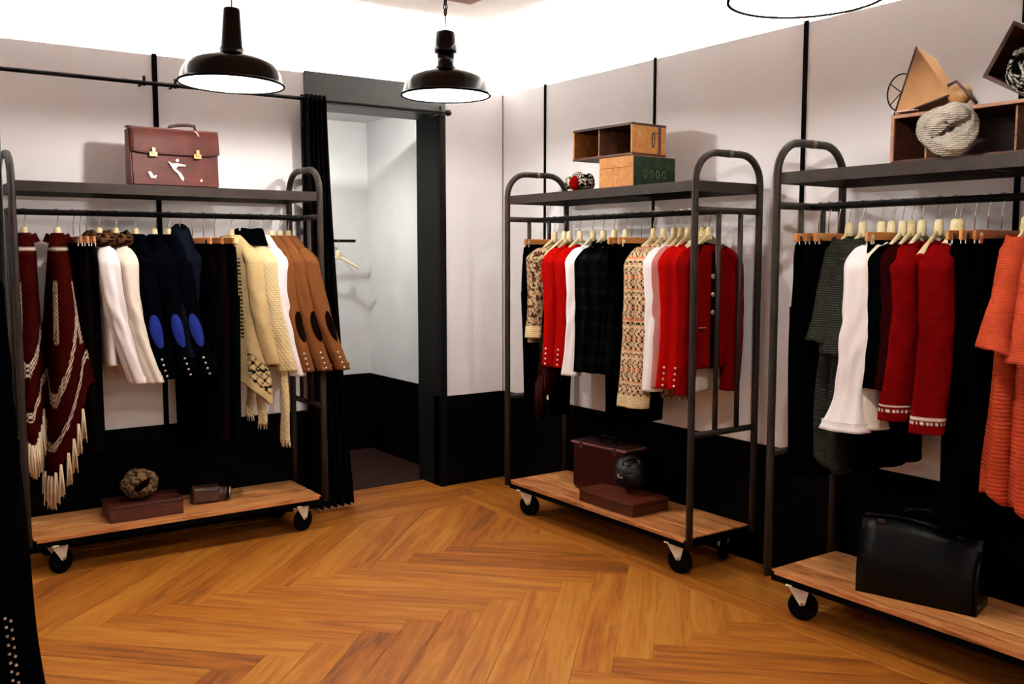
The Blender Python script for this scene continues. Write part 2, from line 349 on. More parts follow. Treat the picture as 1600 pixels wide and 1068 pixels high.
# ------------------------------------------------------------------ pendants
def pendant(name, label, loc, D, style, tilt=(0, 0), watts=None):
    t = thing(name, label, 'pendant lamp', loc, 0, 'black enamel pendant lamps'); t.rotation_euler = (tilt[0], tilt[1], 0)
    k = D/.45; R = D/2
    prof = [(R, 0), (R*.985, .012*k), (R*.93, .055*k), (R*.84, .085*k), (R*.62, .108*k), (R*.38, .122*k), (R*.25, .132*k)]
    obj('shade', lathe([(R*.25, .129*k), (R*.38, .119*k), (R*.62, .104*k), (R*.83, .081*k), (R*.92, .052*k), (R*.975, .010*k), (R*.985, -.001)][::-1][:1]+prof, 56), M_enamel, t)
    inn = obj('shade_lining', lathe([(R*.985, -.0008), (R*.97, .010*k), (R*.915, .052*k), (R*.825, .080*k), (R*.61, .103*k), (R*.37, .117*k), (.001, .12*k)], 56), M_enamel_in, t)
    obj('rim', tube([(R*math.cos(a), R*math.sin(a), 0) for a in np.linspace(0, 2*PI, 57)], .0048, 6), mat('rim_matt', (.001, .001, .001), .95, spec=0), t)
    z = .130*k
    if style == 0:
        np_ = [(R*.25, z-.004), (.052*k, z+.008), (.056*k, z+.016), (.048*k, z+.03), (.036*k, z+.185*k), (.033*k, z+.195*k), (.001, z+.197*k)]; top = z+.197*k
    else:
        np_ = [(R*.25, z-.004), (.055*k, z+.008), (.043*k, z+.018), (.043*k, z+.08*k), (.056*k, z+.083*k), (.058*k, z+.10*k), (.046*k, z+.185*k), (.03*k, z+.192*k), (.001, z+.194*k)]; top = z+.192*k
    obj('neck', lathe(np_, 32), M_enamel, t)
    obj('cord', tube([(0, 0, top-.002), (0, 0, (top+CEIL-loc[2])/2), (0, 0, CEIL-loc[2])], .0035, 6), mat('cord_grey', lin(90, 80, 72), .5), t)
    if style == 1:
        ch = []
        for q in range(6):
            zc = top+.09+q*.026; ch.append(([(.011*math.cos(a)*(q % 2), .011*math.cos(a)*((q+1) % 2), zc+.018*math.sin(a)) for a in np.linspace(0, 2*PI, 11)], .0028))
        obj('chain', tubes(ch, 5), M_steel2, t)
    obj('bulb', ball(.035, (1, 1, 1.2), 14, 8), emis('bulb_glow', (1, .9, .75), 25) if 'bulb_glow' not in MATS else MATS['bulb_glow'], t, (0, 0, .085*k))
    lp = bpy.data.lights.new('bulb_lamp', 'POINT'); lp.energy = watts or BULB_W; lp.color = LAMP_COL; lp.shadow_soft_size = .03
    l = bpy.data.objects.new('bulb_lamp', lp); link(l, t, (0, 0, .025*k))
    return t
pendant('pendant_lamp', 'black enamel pendant with a tall tapered neck, hanging above the brown briefcase', (1.431, 4.187, 2.29), .45, 0, (0, math.radians(1.5)))
pendant('pendant_lamp', 'black enamel pendant with a stepped neck and chain, hanging before the fitting room', (2.50, 4.14, 2.335), .44, 1)
pendant('pendant_lamp', 'pendant cut off by the top of the photo, only its glowing rim showing', (2.36, 1.855, 2.298), .45, 0)
pendant('pendant_lamp', 'black enamel fill pendant added out of view behind the camera on the left', (-.4, .2, 2.3), .45, 0, watts=19)  # unseen lamp added to give the room enough light
pendant('pendant_lamp', 'black enamel fill pendant added out of view behind the camera on the right', (1.6, -.9, 2.3), .45, 0, watts=19)  # second added lamp, out of view, fills the room with light
#@@RACKS
# ------------------------------------------------------------------ clothes racks
RL, RD, RR, RAIL, SHELF, DECK = 1.505, .44, .017, 1.75, 1.885, .20
def arc(c, r, a0, a1, n=8): return [(0, c[0]+r*math.cos(a), c[1]+r*math.sin(a)) for a in np.linspace(a0, a1, n)]
def make_caster():
    root = None
    me_plate = box((0, 0, -.006), (.10, .085, .006), .001, 1)
    bm = bmesh.new()
    for s in (-1, 1):      # fork cheeks taper down to the axle
        pts = [(-.045, -.01), (.048, -.01), (.028, -.088), (.008, -.092)]
        lo = [bm.verts.new((x, s*.021-.0015, z)) for x, z in pts]; hi = [bm.verts.new((x, s*.021+.0015, z)) for x, z in pts]
        bm.faces.new(lo); bm.faces.new(hi[::-1])
        for i in range(4): bm.faces.new((lo[i], lo[(i+1) % 4], hi[(i+1) % 4], hi[i]))
    bm_box(bm, (0, 0, -.014), (.07, .046, .012))
    me_fork = from_bm(bm)
    th = np.linspace(0, 2*PI, 28, endpoint=False)
    prof = [(.012, -.016), (.045, -.016), (.058, -.013), (.0625, -.006), (.0625, .006), (.058, .013), (.045, .016), (.012, .016)]
    me_wheel = grid_mesh(np.array([[(.018+r*math.cos(t), y, -.0965+r*math.sin(t)) for t in th] for r, y in prof]), True, (True, True))
    me_ax = tube([(.018, -.027, -.083), (.018, .027, -.083)], .007, 8)
    return me_plate, me_fork, me_wheel, me_ax
CAST = make_caster()
def mesh_shelf(L, D):
    """woven shelf mesh: thin diagonal wires between the angle irons"""
    V = []; F = []
    def strip(p, q, wd=.0010, h=.0010):
        p = np.array(p); q = np.array(q); d = q-p; d /= np.linalg.norm(d); n = np.array([-d[1], d[0]])*wd
        o = len(V)
        for z in (-h, h):
            for a in (p-n, p+n, q+n, q-n): V.append((a[0], a[1], z))
        F.extend([(o, o+1, o+2, o+3), (o+7, o+6, o+5, o+4), (o, o+3, o+7, o+4), (o+1, o+5, o+6, o+2)])
    step = .02
    for sgn in (1, -1):
        k = -D
        while k < L:
            a = (k, -D/2) if sgn > 0 else (k, D/2); b = (k+D, D/2) if sgn > 0 else (k+D, -D/2)
            t0 = max(0, -k/D); t1 = min(1, (L-k)/D)
            if t1-t0 > .02:
                A = np.array(a); B = np.array(b); strip(A+(B-A)*t0, A+(B-A)*t1)
            k += step
    me = bpy.data.meshes.new('m'); me.from_pydata(V, [], F); return me
ME_MESH = mesh_shelf(RL-.04, RD-.03)
def make_rack(label, loc, rz):
    """local: x along the rail (0..RL), y = 0 at the front posts, +y towards the wall"""
    t = thing('clothes_rack', label, 'clothes rack', loc, rz, 'steel clothes racks on castors')
    rc = .135
    for x in (0, RL):
        path = [(0, 0, .165), (0, 0, .6), (0, 0, 1.2), (0, 0, 2.015-rc)]+arc((rc, 2.015-rc), rc, PI, PI/2)[1:]+arc((RD-rc, 2.015-rc), rc, PI/2, 0)+[(0, RD, 1.2), (0, RD, .6), (0, RD, .165)]
        f = obj('end_frame', tube([(x, p[1], p[2]) for p in path], RR, 12), M_steel, t)
        obj('weld_joint', tube([(x, RD/2-.012, 2.015), (x, RD/2+.012, 2.015)], RR+.0015, 12), mat('weld_grey', lin(92, 86, 78), .5, metal=.4), f)
        for z in (RAIL, .70): obj('crossbar', tube([(x, RR*.5, z), (x, RD/2, z), (x, RD-RR*.5, z)], .0155, 10), M_steel, t)
        for y in (RD*.36, RD*.70):
            obj('upright_bar', tube([(x, y, .70), (x, y, 1.2), (x, y, RAIL)], .0125, 8), M_steel, t)
    obj('hanging_rail', tube([(.01, RD/2, RAIL), (RL/2, RD/2, RAIL), (RL-.01, RD/2, RAIL)], .0145, 12), M_steel2, t)
    sh = obj('shelf_frame', boxes([((RL/2, .004, SHELF-.024), (RL-.02, .006, .048)), ((RL/2, RD-.004, SHELF-.024), (RL-.02, .006, .048)),
        ((.016, RD/2, SHELF-.024), (.006, RD-.01, .048)), ((RL-.016, RD/2, SHELF-.024), (.006, RD-.01, .048)), ((RL*.5, RD/2, SHELF-.018), (.02, RD-.02, .02)),
        ((RL/2, .016, SHELF-.003), (RL-.03, .026, .004)), ((RL/2, RD-.016, SHELF-.003), (RL-.03, .026, .004))]), M_steel, t)
    obj('shelf_mesh', ME_MESH, M_mesh, sh, (.02, RD/2, SHELF-.004))
    dk = obj('deck_frame', boxes([((RL/2, .008, DECK-.028), (RL-.04, .012, .042)), ((RL/2, RD-.008, DECK-.028), (RL-.04, .012, .042)), ((.03, RD/2, DECK-.028), (.012, RD, .042)), ((RL-.03, RD/2, DECK-.028), (.012, RD, .042))]), M_black, t)
    for i in range(3):
        y0 = RD*i/3
        obj('deck_board', box((0, 0, -.011), (RL-.05, RD/3-.0015, .022), .0015, 1), M_deck, t, (RL/2, y0+RD/6, DECK+random.uniform(-.0004, .0004)))
    for x, y, r in ((.13, .05, .5), (RL-.13, .05, .35), (.13, RD-.06, .9), (RL-.13, RD-.06, 2.6)):
        c = obj('caster', CAST[0], M_zinc, t, (x, y, DECK-.041), (0, 0, r))
        obj('fork', CAST[1], M_zinc, c); obj('wheel', CAST[2], M_rubber, c); obj('axle_bolt', CAST[3], M_chrome, c)
    return t
make_rack('steel clothes rack with the brown briefcase on its shelf, on the left', (.637, 4.885, 0), 0)
make_rack('steel clothes rack with two small crates on its shelf, in the middle', (3.195, 4.603, 0), -PI/2)
make_rack('steel clothes rack with a long dark crate on its shelf, cut off at right', (3.195, 2.632, 0), -PI/2)
# places on the rails: rack A runs along x, racks B and C along y
NECK = RAIL-.112
def at_A(x, dx=0): return (x, 5.105, NECK), -PI/2
def at_B(y): return (3.415, y, NECK), PI

# ------------------------------------------------------------------ hangers
def hook_path():
    p = [(0, 0, .0), (0, 0, .06)]
    p += [(0, .0175*math.cos(a), .112+.0175*math.sin(a)) for a in np.linspace(-PI*.35, PI*1.0, 12)]
    return p
ME_HOOK = tube(hook_path(), .0022, 6)
def arms():
    s = np.linspace(-1, 1, 25); P = np.zeros((25, 10, 3)); th = np.linspace(0, 2*PI, 10, endpoint=False)
    for i, v in enumerate(s):
        z = -.008-.085*abs(v)**1.2; x = v*.15; h = .016*(1-.45*abs(v)); tt = .006+.010*abs(v)**2
        P[i] = np.stack([np.full(10, x), tt*np.cos(th), z+h*np.sin(th)], 1)
    return grid_mesh(P, True, (True, True))
ME_ARMS = arms(); ME_BOSS = lathe([(.014, -.02), (.018, .0), (.015, .036), (.008, .042), (.001, .042)], 12)
ME_BAR = box((0, 0, -.022), (.36, .014, .036), .004, 2); ME_CLIP = boxes([((0, .009, -.035), (.022, .004, .034)), ((0, -.009, -.035), (.022, .004, .034)), ((0, 0, -.018), (.014, .02, .008))], .001)
def hanger(label, loc, rz, clip=False, light=True):
    t = thing('clip_hanger' if clip else 'wooden_hanger', label, 'hanger', loc, rz, 'hangers on the rails')
    obj('hook', ME_HOOK, M_chrome, t)
    if clip:
        obj('bar', ME_BAR, M_hangbr, t)
        for s in (-1, 1): obj('clip', ME_CLIP, M_chrome, t, (s*.15, 0, 0))
    else:
        obj('arms', ME_ARMS, M_hang if light else M_hangbr, t); obj('boss', ME_BOSS, M_hang if light else M_hangbr, t)
    return t

# ------------------------------------------------------------------ garments (local: +x = shoulder towards the room, y = facing, z = 0 at the neck)
def smooth(a, b, x):
    t = np.clip((x-a)/(b-a), 0, 1); return t*t*(3-2*t)
def torso_pts(sh=.20, hem=.22, L=.68, th=.045, drop=.098, neck=.052, nu=64, nv=56, fold=.010, seed=0, hemf=None, flare=0, power=1.0, th_hem=None, ztop=.012):
    R = np.random.default_rng(seed); ph = R.uniform(0, 6.28, 6)
    u = np.linspace(0, 2*PI, nu, endpoint=False); cu, su = np.cos(u), np.sin(u)
    P = np.zeros((nv, nu, 3)); ns = 12
    thh = th if th_hem is None else th_hem
    for i in range(nv):
        if i < ns:
            s = i/(ns-1); hw = neck+(sh-neck)*s; z = (ztop+(-drop-ztop)*s**1.15)*np.ones(nu); tt = .03+(th-.03)*smooth(0, 1, s)
            amp = 0; q = 0
        else:
            q = (i-ns+1)/(nv-ns); hw = sh+(hem-sh)*q**power; tt = th+(thh-th)*q; amp = fold*smooth(0, 1, q)
            Lu = L if hemf is None else L+hemf(u)
            z = (-drop-(Lu-drop)*q)*np.ones(nu)
        ex = .8
        x = hw*np.sign(cu)*np.abs(cu)**ex; y = tt*np.sign(su)*np.abs(su)**ex
        w = np.sin(x*34+ph[0]+q*1.2)+.6*np.sin(x*61+ph[1]-q)+.4*np.sin(z*9+x*12+ph[2])
        y = y+amp*w*(.5+.5*np.abs(su)); x = x+amp*.7*np.sin(z*11+ph[3]+su*2)*np.abs(cu)
        P[i] = np.stack([x, y, z], 1)
    return P
def close_hem(P, d=.02):
    """turn the hem inwards so the garment reads as hollow cloth"""
    last = P[-1]; c = last.mean(0)
    inn = last.copy(); inn[:, :2] = c[:2]+(last[:, :2]-c[:2])*.9; inn2 = inn.copy(); inn2[:, 2] += d*3
    return np.concatenate([P, inn[None], inn2[None]])
def sleeve_pts(side=1, sx=.185, z0=-.083, L=.62, out=.035, fwd=.02, r0=.066, r1=.05, nu=40, nv=60, seed=0, wr=.004, flat=.85, bell=0, bend=.02):
    R = np.random.default_rng(seed+17*(side > 0)); ph = R.uniform(0, 6.28, 8)
    th = np.linspace(0, 2*PI, nu, endpoint=False); ct, st = np.cos(th), np.sin(th)
    P = np.zeros((nv, nu, 3))
    for i in range(nv):
        v = i/(nv-1)
        cx = sx-.045+.045*smooth(0, .14, v)+out*v; cy = fwd*v**1.5+bend*math.sin(PI*v); cz = z0+.03-L*v
        r = r0+(r1-r0)*v**.8+bell*max(0, (v-.8)/.2)**1.5
        cap = math.sqrt(max(0., 1-(1-min(1, v/.11))**2)) if v < .11 else 1
        r = r*(.12+.88*cap)
        w = wr*(np.sin(3*th+ph[0]+2.5*v)*.7+np.sin(2*th+ph[1]-4*v)*.5+np.sin(7*th+ph[2]+6*v)*.3+np.sin(4*th+26*v+ph[3])*.45*math.exp(-((v-.5)/.18)**2))*smooth(.05, .2, v)
        x = cx+(r*flat+w)*ct; y = cy+(r+w)*st
        P[i] = np.stack([side*x, y, np.full(nu, cz)-.35*(ct*r)*(v < .12)*(1-v/.12)], 1)
    return P
def patch_on(P, i0, i1, th0, half, lift=.003, n=14):
    """an oval lying on the sleeve surface P between rings i0..i1 round angle th0"""
    nv, nu, _ = P.shape; cen = P.mean(1)
    ring = np.linspace(0, 2*PI, 20, endpoint=False); pts = []; 
    def smp(v, th):
        v = min(max(v, 0), nv-1.001); i = int(v); f = v-i; k = (th/(2*PI)*nu) % nu; j = int(k); g = k-j
        A = P[i][j]*(1-g)+P[i][(j+1) % nu]*g; B = P[i+1][j]*(1-g)+P[i+1][(j+1) % nu]*g
        p = A*(1-f)+B*f; c = cen[i]; d = p-c; d[2] = 0; d /= np.linalg.norm(d)+1e-9
        return p, d
    V = []; 
    for rr in np.linspace(1, 0.001, 6):
        row = []
        for a in ring:
            p, d = smp((i0+i1)/2+(i1-i0)/2*rr*math.sin(a), th0+half*rr*math.cos(a)); row.append(p+d*(lift if rr < .99 else lift*.1))
        V.append(row)
    return grid_mesh(np.array(V), True), smp
ME_BTN = ball(.0062, (1, 1, .5), 10, 6)
def collar_mesh(r=(.06, .036), h=.03, open_=.5, z=-.022, spread=.02):
    h = min(h, .034) if r[0] < .09 else h
    th = np.linspace(PI/2+open_, PI/2+2*PI-open_, 30); V = []
    for k, (zz, s) in enumerate(((0, 1.0), (h*.5, .93), (h, .95), (h*.95, 1.05), (h*.3, 1.22), (-h*.15, 1.35+spread))):
        V.append([(r[0]*s*math.cos(t), r[1]*s*math.sin(t), z+zz+.014*math.cos(t)**2*(-1)) for t in th])
    return grid_mesh(np.array(V), False)
def garment(name, cat, label, place, m, L=.68, sl=.70, sleeves=True, group=None, rot=0, face=1, collar=None, col=None, attr_m=None, hlabel=None, hl=True,
            patch=None, buttons=None, btn_m=None, btn_th=.2, cuffs=None, front=None, tkw={}, skw={}, seed=0, cuff_h=.06, patch_th=-.2, lean=0):
    (loc, rz) = place; base = L+.02
    t = thing(name, label, cat, (loc[0], loc[1], loc[2]-base), rz+math.radians(rot), group)
    S = np.array([1, face, 1.]); Z = np.array([0, 0, base])
    fin = lambda P: P*S+Z
    wide = group in (G2, G3)          # these hang low, so the hanger arms show above the neckline
    if wide: tkw = dict(dict(neck=.085, ztop=-.046), **tkw)
    P = close_hem(torso_pts(L=L-.022, seed=seed, **tkw)); P[:, :, 0] = np.where(P[:, :, 0] < 0, P[:, :, 0]*.82, P[:, :, 0])
    mm = attr_m or m
    def colours(P, part):
        if col is None: return None
        nv, nu, _ = P.shape
        mid = P[:, :, :2]-P[:, :, :2].mean(1)[:, None]
        d = np.linalg.norm(np.roll(P, -1, 1)-P, axis=2); s = np.cumsum(d, 1)-d[:, :1]
        ref = s[nv//2][None].repeat(nv, 0)
        return col(ref, P[:, :, 2], part)
    obj('body', grid_mesh(fin(P), True, cols=colours(P, 'body')), mm, t)
    if sleeves:
        for sd in (1, -1):
            Q = sleeve_pts(side=sd, L=sl-.035, seed=seed, **(skw if sd == 1 else dict(skw, out=-.03)))
            s = obj('sleeve', grid_mesh(fin(close_hem(Q, .012)), True, cols=colours(close_hem(Q, .012), 'sleeve')), mm, t)
            if patch and sd == 1:
                me, smp = patch_on(Q, 30, 45, patch_th, .62); 
                me2 = me; n = len(me.vertices); co = np.zeros(n*3); me.vertices.foreach_get('co', co); co = fin(co.reshape(-1, 3)); me.vertices.foreach_set('co', co.ravel())
                obj('elbow_patch', me, patch, s)
            if buttons and sd == 1:
                _, smp = patch_on(Q, 50, 58, btn_th, .3)
                for k in range(buttons):
                    p, d = smp(50.0+k*2.5, btn_th); q = fin((p+d*.004)[None])[0]
                    obj('cuff_button', ME_BTN, btn_m, s, q, Vector((d[0], d[1]*face, 0)).to_track_quat('Z', 'Y').to_euler())
            if cuffs and sd == 1:
                i0 = int(len(Q)*(1-cuff_h/sl)); B = Q[i0:].copy(); c = B.mean(1)[:, None]; B[:, :, :2] = c[:, :, :2]+(B[:, :, :2]-c[:, :, :2])*1.05
                obj('cuff', grid_mesh(fin(close_hem(B, .01)), True), cuffs, s)
    if collar is not None:
        kw = collar if isinstance(collar, dict) else {}; kw = dict(kw); cm = kw.pop('m', m)
        if wide: r_ = kw.get('r', (.06, .036)); kw['r'] = (r_[0]+.028, r_[1]); kw['z'] = -.066; kw['open_'] = .9
        me = collar_mesh(**kw); n = len(me.vertices); co = np.zeros(n*3); me.vertices.foreach_get('co', co); me.vertices.foreach_set('co', fin(co.reshape(-1, 3)).ravel())
        obj('collar', me, cm, t)
    if front: front(t, fin, P)
    if hlabel: hanger(hlabel, loc, rz+math.radians(rot), light=hl)
    return t
def trousers(label, place, m, L=1.05, w=.38, rot=0, group=None, hlabel=None, seed=0, skirt=False, name=None, flare=0, th=.035):
    (loc, rz) = place; base = L
    loc = (loc[0], loc[1], loc[2])
    top = -.05
    t = thing(name or ('skirt' if skirt else 'trousers'), label, 'skirt' if skirt else 'trousers', (loc[0], loc[1], loc[2]-base), rz+math.radians(rot), group)
    R = np.random.default_rng(seed); nu = 40; th_ = np.linspace(0, 2*PI, nu, endpoint=False); ct = np.cos(th_); st = np.sin(th_)
    def ringed(cx, hw0, hw1, z0, z1, nv, amp, tt0=.02, tt1=.03):
        ph = R.uniform(0, 6.28, 4); P = np.zeros((nv, nu, 3))
        for i in range(nv):
            q = i/(nv-1); hw = hw0+(hw1-hw0)*q; tt = tt0+(tt1-tt0)*q
            x = hw*np.sign(ct)*np.abs(ct)**.7; y = tt*np.sign(st)*np.abs(st)**.8
            y = y+amp*(np.sin(x*40+ph[0])+.5*np.sin(x*75+ph[1]+3*q))*smooth(0, .4, q)
            P[i] = np.stack([cx+x, y, np.full(nu, z0+(z1-z0)*q)+base], 1)
        return close_hem(P)
    obj('waistband', grid_mesh(ringed(0, w/2-.006, w/2, top, top-.045, 6, 0, .016, .02), True), m, t)
    if skirt: obj('body', grid_mesh(ringed(0, w/2, w/2+flare, top-.04, -L, 34, .009, .02, th), True), m, t)
    else:
        obj('seat', grid_mesh(ringed(0, w/2, w/2+.01, top-.04, top-.30, 12, .003, .02, .03), True), m, t)
        for s in (-1, 1): obj('leg', grid_mesh(ringed(s*(w/4+.0), w/4+.012, w/4-.02, top-.26, -L, 30, .005, .028, th), True), m, t)
    if hlabel: hanger(hlabel, loc, rz+math.radians(rot), clip=True)
    return t

# cloths
FAB = .40
def cloth(name, rgb, **k):
    d = dict(rough=.9, var=.12, vscale=9, bump=.12, bscale=350, spec=0); fab = k.pop('fab', FAB); d.update(k); d['spec'] = k.get('spec', 0) if k.get('spec', 0) >= .2 else 0; return mat(name, tuple(fab*c for c in lin(*rgb)) if max(rgb) > 1 else tuple(.3*c for c in rgb), **d)
def knit(name, rgb, s=28, **k): return cloth(name, rgb, kind='knit', bscale=s, bump=k.pop('bump', .35), **k)
K_black = cloth('wool_black', (.0022, .0022, .0025), var=.3, spec=.06)
K_black2 = cloth('twill_black', (.003, .0032, .004), var=.3, spec=.08)
K_brownblk = cloth('wool_brownblack', (.008, .004, .003), var=.4, spec=.08)
K_navy = cloth('wool_navy', (.0022, .0025, .0055), var=.25, spec=.08)
K_blue = cloth('suede_blue', (46, 62, 160), var=.12)
K_white = cloth('cotton_white', (244, 236, 238), fab=.85, var=.04, bump=.06)
K_white2 = cloth('cotton_ivory', (240, 228, 212), fab=.8, var=.04, bump=.06)
K_camel = cloth('wool_camel', (152, 94, 54), var=.1)
K_choc = cloth('suede_chocolate', (26, 13, 9), var=.2)
K_cream = knit('knit_cream', (232, 208, 158), 26, var=.08, fab=.75, bump=.25)
K_burg = knit('knit_burgundy', (60, 12, 10), 30, var=.2)
K_red = cloth('wool_red', (212, 16, 12), var=.08)
K_red2 = cloth('wool_red_deep', (150, 10, 10), var=.1)
K_pink = cloth('cotton_pink', (240, 150, 140), var=.05)
K_plum = cloth('wool_plum', (44, 6, 8), var=.2, spec=.08)
K_grey = knit('knit_charcoal', (46, 47, 41), 34, var=.25, bump=.6, fab=.7)
K_orange = knit('knit_orange', (204, 78, 48), 22, var=.14, bump=.3, fab=.62)
K_orange2 = knit('knit_orange_fine', (206, 82, 52), 44, var=.16, bump=.3, fab=.62)
K_cherry = knit('knit_cherry', (138, 10, 12), 34, var=.12)
K_attr = mat('cloth_pattern', (0, 0, 0), .9, var=.1, vscale=14, bump=.2, bscale=40, kind='knit', attr=True, spec=0)
K_tassel = cloth('yarn_cream', (232, 212, 180), fab=.8, var=.1)
K_quilt = cloth('quilt_navy', (.008, .011, .020), var=.3, rough=.8)

# colour patterns: functions of arc s (m) and height z (m, negative downwards)
def rgb(*c): return (FAB if max(c) < 190 else .75)*np.array(lin(*c))
MOTIF = ["..#...#.", ".#.#.#.#", "#...#...", ".#.#o#.#", "..#.o.#.", ".ooo#ooo", "..#.o.#.", ".#.#o#.#", "#...#...", ".#.#.#.#", "..#...#.", "oooooooo", "........", "#.#.#.#.", ".#.#.#.#", "........"]
def fairisle(base, dark, acc, cell=.0095, band=None):
    A = np.array([[{'.': 0, '#': 1, 'o': 2}[c] for c in r] for r in MOTIF]); pal = np.array([base, dark, acc])
    def f(s, z, part):
        i = np.floor(-z/cell).astype(int) % len(MOTIF); j = np.floor(s/cell).astype(int) % 8
        c = pal[A[i, j]]
        if band: c = band(c, s, z, part)
        return c
    return f
def plaid(s, z, part):
    b = np.array([.0006, .0007, .0008]); a = np.array([.0030, .0033, .0033])
    g = .5*((s % .09) < .03)+.5*((-z % .09) < .03)
    return b+(a-b)*(g**1.5)[..., None]
from mathutils import noise as mnoise
def leopard(base, dark, mid):
    def f(s, z, part):
        n = np.array([mnoise.noise((a*95, b*95, 0)) for a, b in zip(s.ravel(), z.ravel())]).reshape(s.shape)
        n2 = np.array([mnoise.noise((a*40+7, b*40, 3)) for a, b in zip(s.ravel(), z.ravel())]).reshape(s.shape)
        c = np.where((n > .12)[..., None], dark, np.where((n2 > .2)[..., None], mid, base)); return c
    return f
def nordic_cuff(base, white, zc):
    """plain knit with a white line and a row of white ticks above the cuff"""
    def f(s, z, part):
        c = np.broadcast_to(base, s.shape+(3,)).copy()
        if part == 'sleeve':
            d = z-zc
            c[(d > .0) & (d < .007)] = white
            c[(d > -.018) & (d < -.008) & ((s % .016) < .008)] = white
        return c
    return f

# ---- rack A, from the left
G1 = 'garments on the left rack'; G2 = 'garments on the middle rack'; G3 = 'garments on the right rack'
def poncho(label, hlabel, x, seed, L0, dropn, tassels, rot=0, hem=.27, thh=.05, u0=0):
    bur = rgb(62, 12, 9); wh = rgb(226, 205, 186); dk = rgb(40, 8, 8)
    hemf = lambda u: dropn*np.maximum(0, np.cos(u-u0))**1.6
    def col(s, z, part):
        nv, nu = s.shape; c = np.broadcast_to(bur, s.shape+(3,)).copy()
        hem = z[-3][None].repeat(nv, 0); d = z-hem
        cell = (np.floor(s/.011)+np.floor(z/.011)).astype(int)
        for lo, hi in ((.12, .165), (.33, .40)):
            b = (d > lo) & (d < hi) & (cell % 2 == 0); c[b] = wh
        b = (z > -.075) & (z < -.055); c[b] = wh*.8
        c[(d > .17) & (d < .19)] = dk
        b = (z < -.22) & (z > -.52) & (np.abs(((s*1.0) % .30)-.05) < .018) & (cell % 2 == 0); c[b] = wh
        return c
    def front(t, fin, P):
        if not tassels: return
        rim = P[-3]; nu = len(rim)
        k0 = round(u0/(2*PI)*nu); lst = list(range(k0-26, k0+27, 4))
        for k in lst:
            p = rim[k % nu]; q = fin(p[None])[0]
            strands = []
            for a in range(7):
                an = a/7*2*PI; rr = .009 if a else 0
                strands.append(([(q[0]+.002*math.cos(an), q[1]+.002*math.sin(an), q[2]+.012), (q[0]+rr*math.cos(an)*.7, q[1]+rr*math.sin(an)*.7, q[2]-.05), (q[0]+rr*math.cos(an)*1.4+random.uniform(-.004, .004), q[1]+rr*math.sin(an)*1.4, q[2]-.125-random.uniform(0, .03))], [.004, .0045, .003]))
            obj('tassel', tubes(strands, 5), K_tassel, t)
    return garment('poncho', 'poncho', label, at_A(x), K_burg, L=L0, sleeves=False, group=G1, face=-1, rot=rot, col=col, attr_m=K_attr, hlabel=hlabel, seed=seed,
            collar=dict(r=(.075, .05), h=.05, open_=.2, m=K_burg), front=front, tkw=dict(sh=.165, hem=hem, th=.05, th_hem=thh, fold=.018, hemf=hemf, nu=150, nv=150, power=.8, drop=.10))
poncho('dark burgundy patterned knit poncho, half hidden behind the left post', 'cream wooden hanger nearest the left end of the left rack', .712, 3, .80, .22, True, -8, .23)
poncho('long burgundy knit poncho with white zigzag bands and cream tassels at the hem', 'cream wooden hanger holding the tasselled burgundy poncho', .858, 5, .74, .44, True, -8, .25, .12, .55)
for i, (x, l) in enumerate(((.93, 'black trousers hung right behind the tasselled poncho'), (.96, 'black trousers hung second behind the tasselled poncho'), (.99, 'black trousers beside the first white shirt on the left rack'))):
    trousers(l, at_A(x), (K_black, K_brownblk, K_black2)[i], L=1.09, seed=20+i, rot=0, w=.30, group=G1, hlabel='clip hanger holding the '+l.replace(' on the left rack', ''))
leo = leopard(rgb(120, 82, 52), rgb(14, 8, 8), rgb(60, 34, 24))
def leo_scarf(t, fin, P):
    nu, nv = 40, 14; V = np.zeros((nv, nu, 3)); th = np.linspace(0, 2*PI, nu, endpoint=False)
    for i in range(nv):
        q = i/(nv-1); r = 1+.55*math.sin(PI*q); z = .03-.075*q
        V[i] = np.stack([.10*r*np.cos(th), .05*r*np.sin(th)+.004*np.sin(5*th), z-.02*np.cos(th)**2+.004*np.sin(7*th+q*4)], 1)
    d = np.cumsum(np.linalg.norm(np.diff(V, axis=1, append=V[:, :1]), axis=2), 1)
    obj('leopard_collar', grid_mesh(fin(V), True, cols=leo(d, V[:, :, 2], 'c')), K_attr, t)
garment('shirt', 'shirt', 'white shirt with leopard print collar, left one of the two beside the navy blazers', at_A(1.05), K_white, L=.66, sl=.71, face=-1, group=G1, seed=11, hlabel='cream wooden hanger holding the left white shirt with leopard collar', front=leo_scarf, tkw=dict(th=.035, sh=.175, hem=.2), skw=dict(sx=.168, r0=.056, r1=.043, wr=.010, out=.05, fwd=-.10), rot=4, cuffs=K_white)
garment('shirt', 'shirt', 'ivory shirt with leopard print collar, right against the navy blazers', at_A(1.13), K_white2, L=.66, sl=.715, face=-1, group=G1, seed=12, hlabel='cream wooden hanger holding the ivory shirt with leopard collar', front=leo_scarf, tkw=dict(th=.035, sh=.175, hem=.2), skw=dict(sx=.168, r0=.056, r1=.043, wr=.010, out=.05, fwd=-.10), rot=4, cuffs=K_white2)
for i, (x, l) in enumerate(((1.225, 'leftmost'), (1.318, 'middle'), (1.392, 'rightmost'))):
    garment('blazer', 'blazer', f'navy blazer with blue elbow patch, {l} of the three navy ones', at_A(x), K_navy, L=.68, sl=.70, face=-1, group=G1, seed=30+i, hlabel=f'cream wooden hanger holding the {l} navy blazer', patch=K_blue, patch_th=.15, buttons=4, btn_m=M_silver, btn_th=.35, collar=dict(r=(.06, .04), h=.05), tkw=dict(th=.05, sh=.185), skw=dict(sx=.178-.012*(2-i), r0=.056, r1=.048, out=.05, fwd=-.07-.02*i), rot=5)
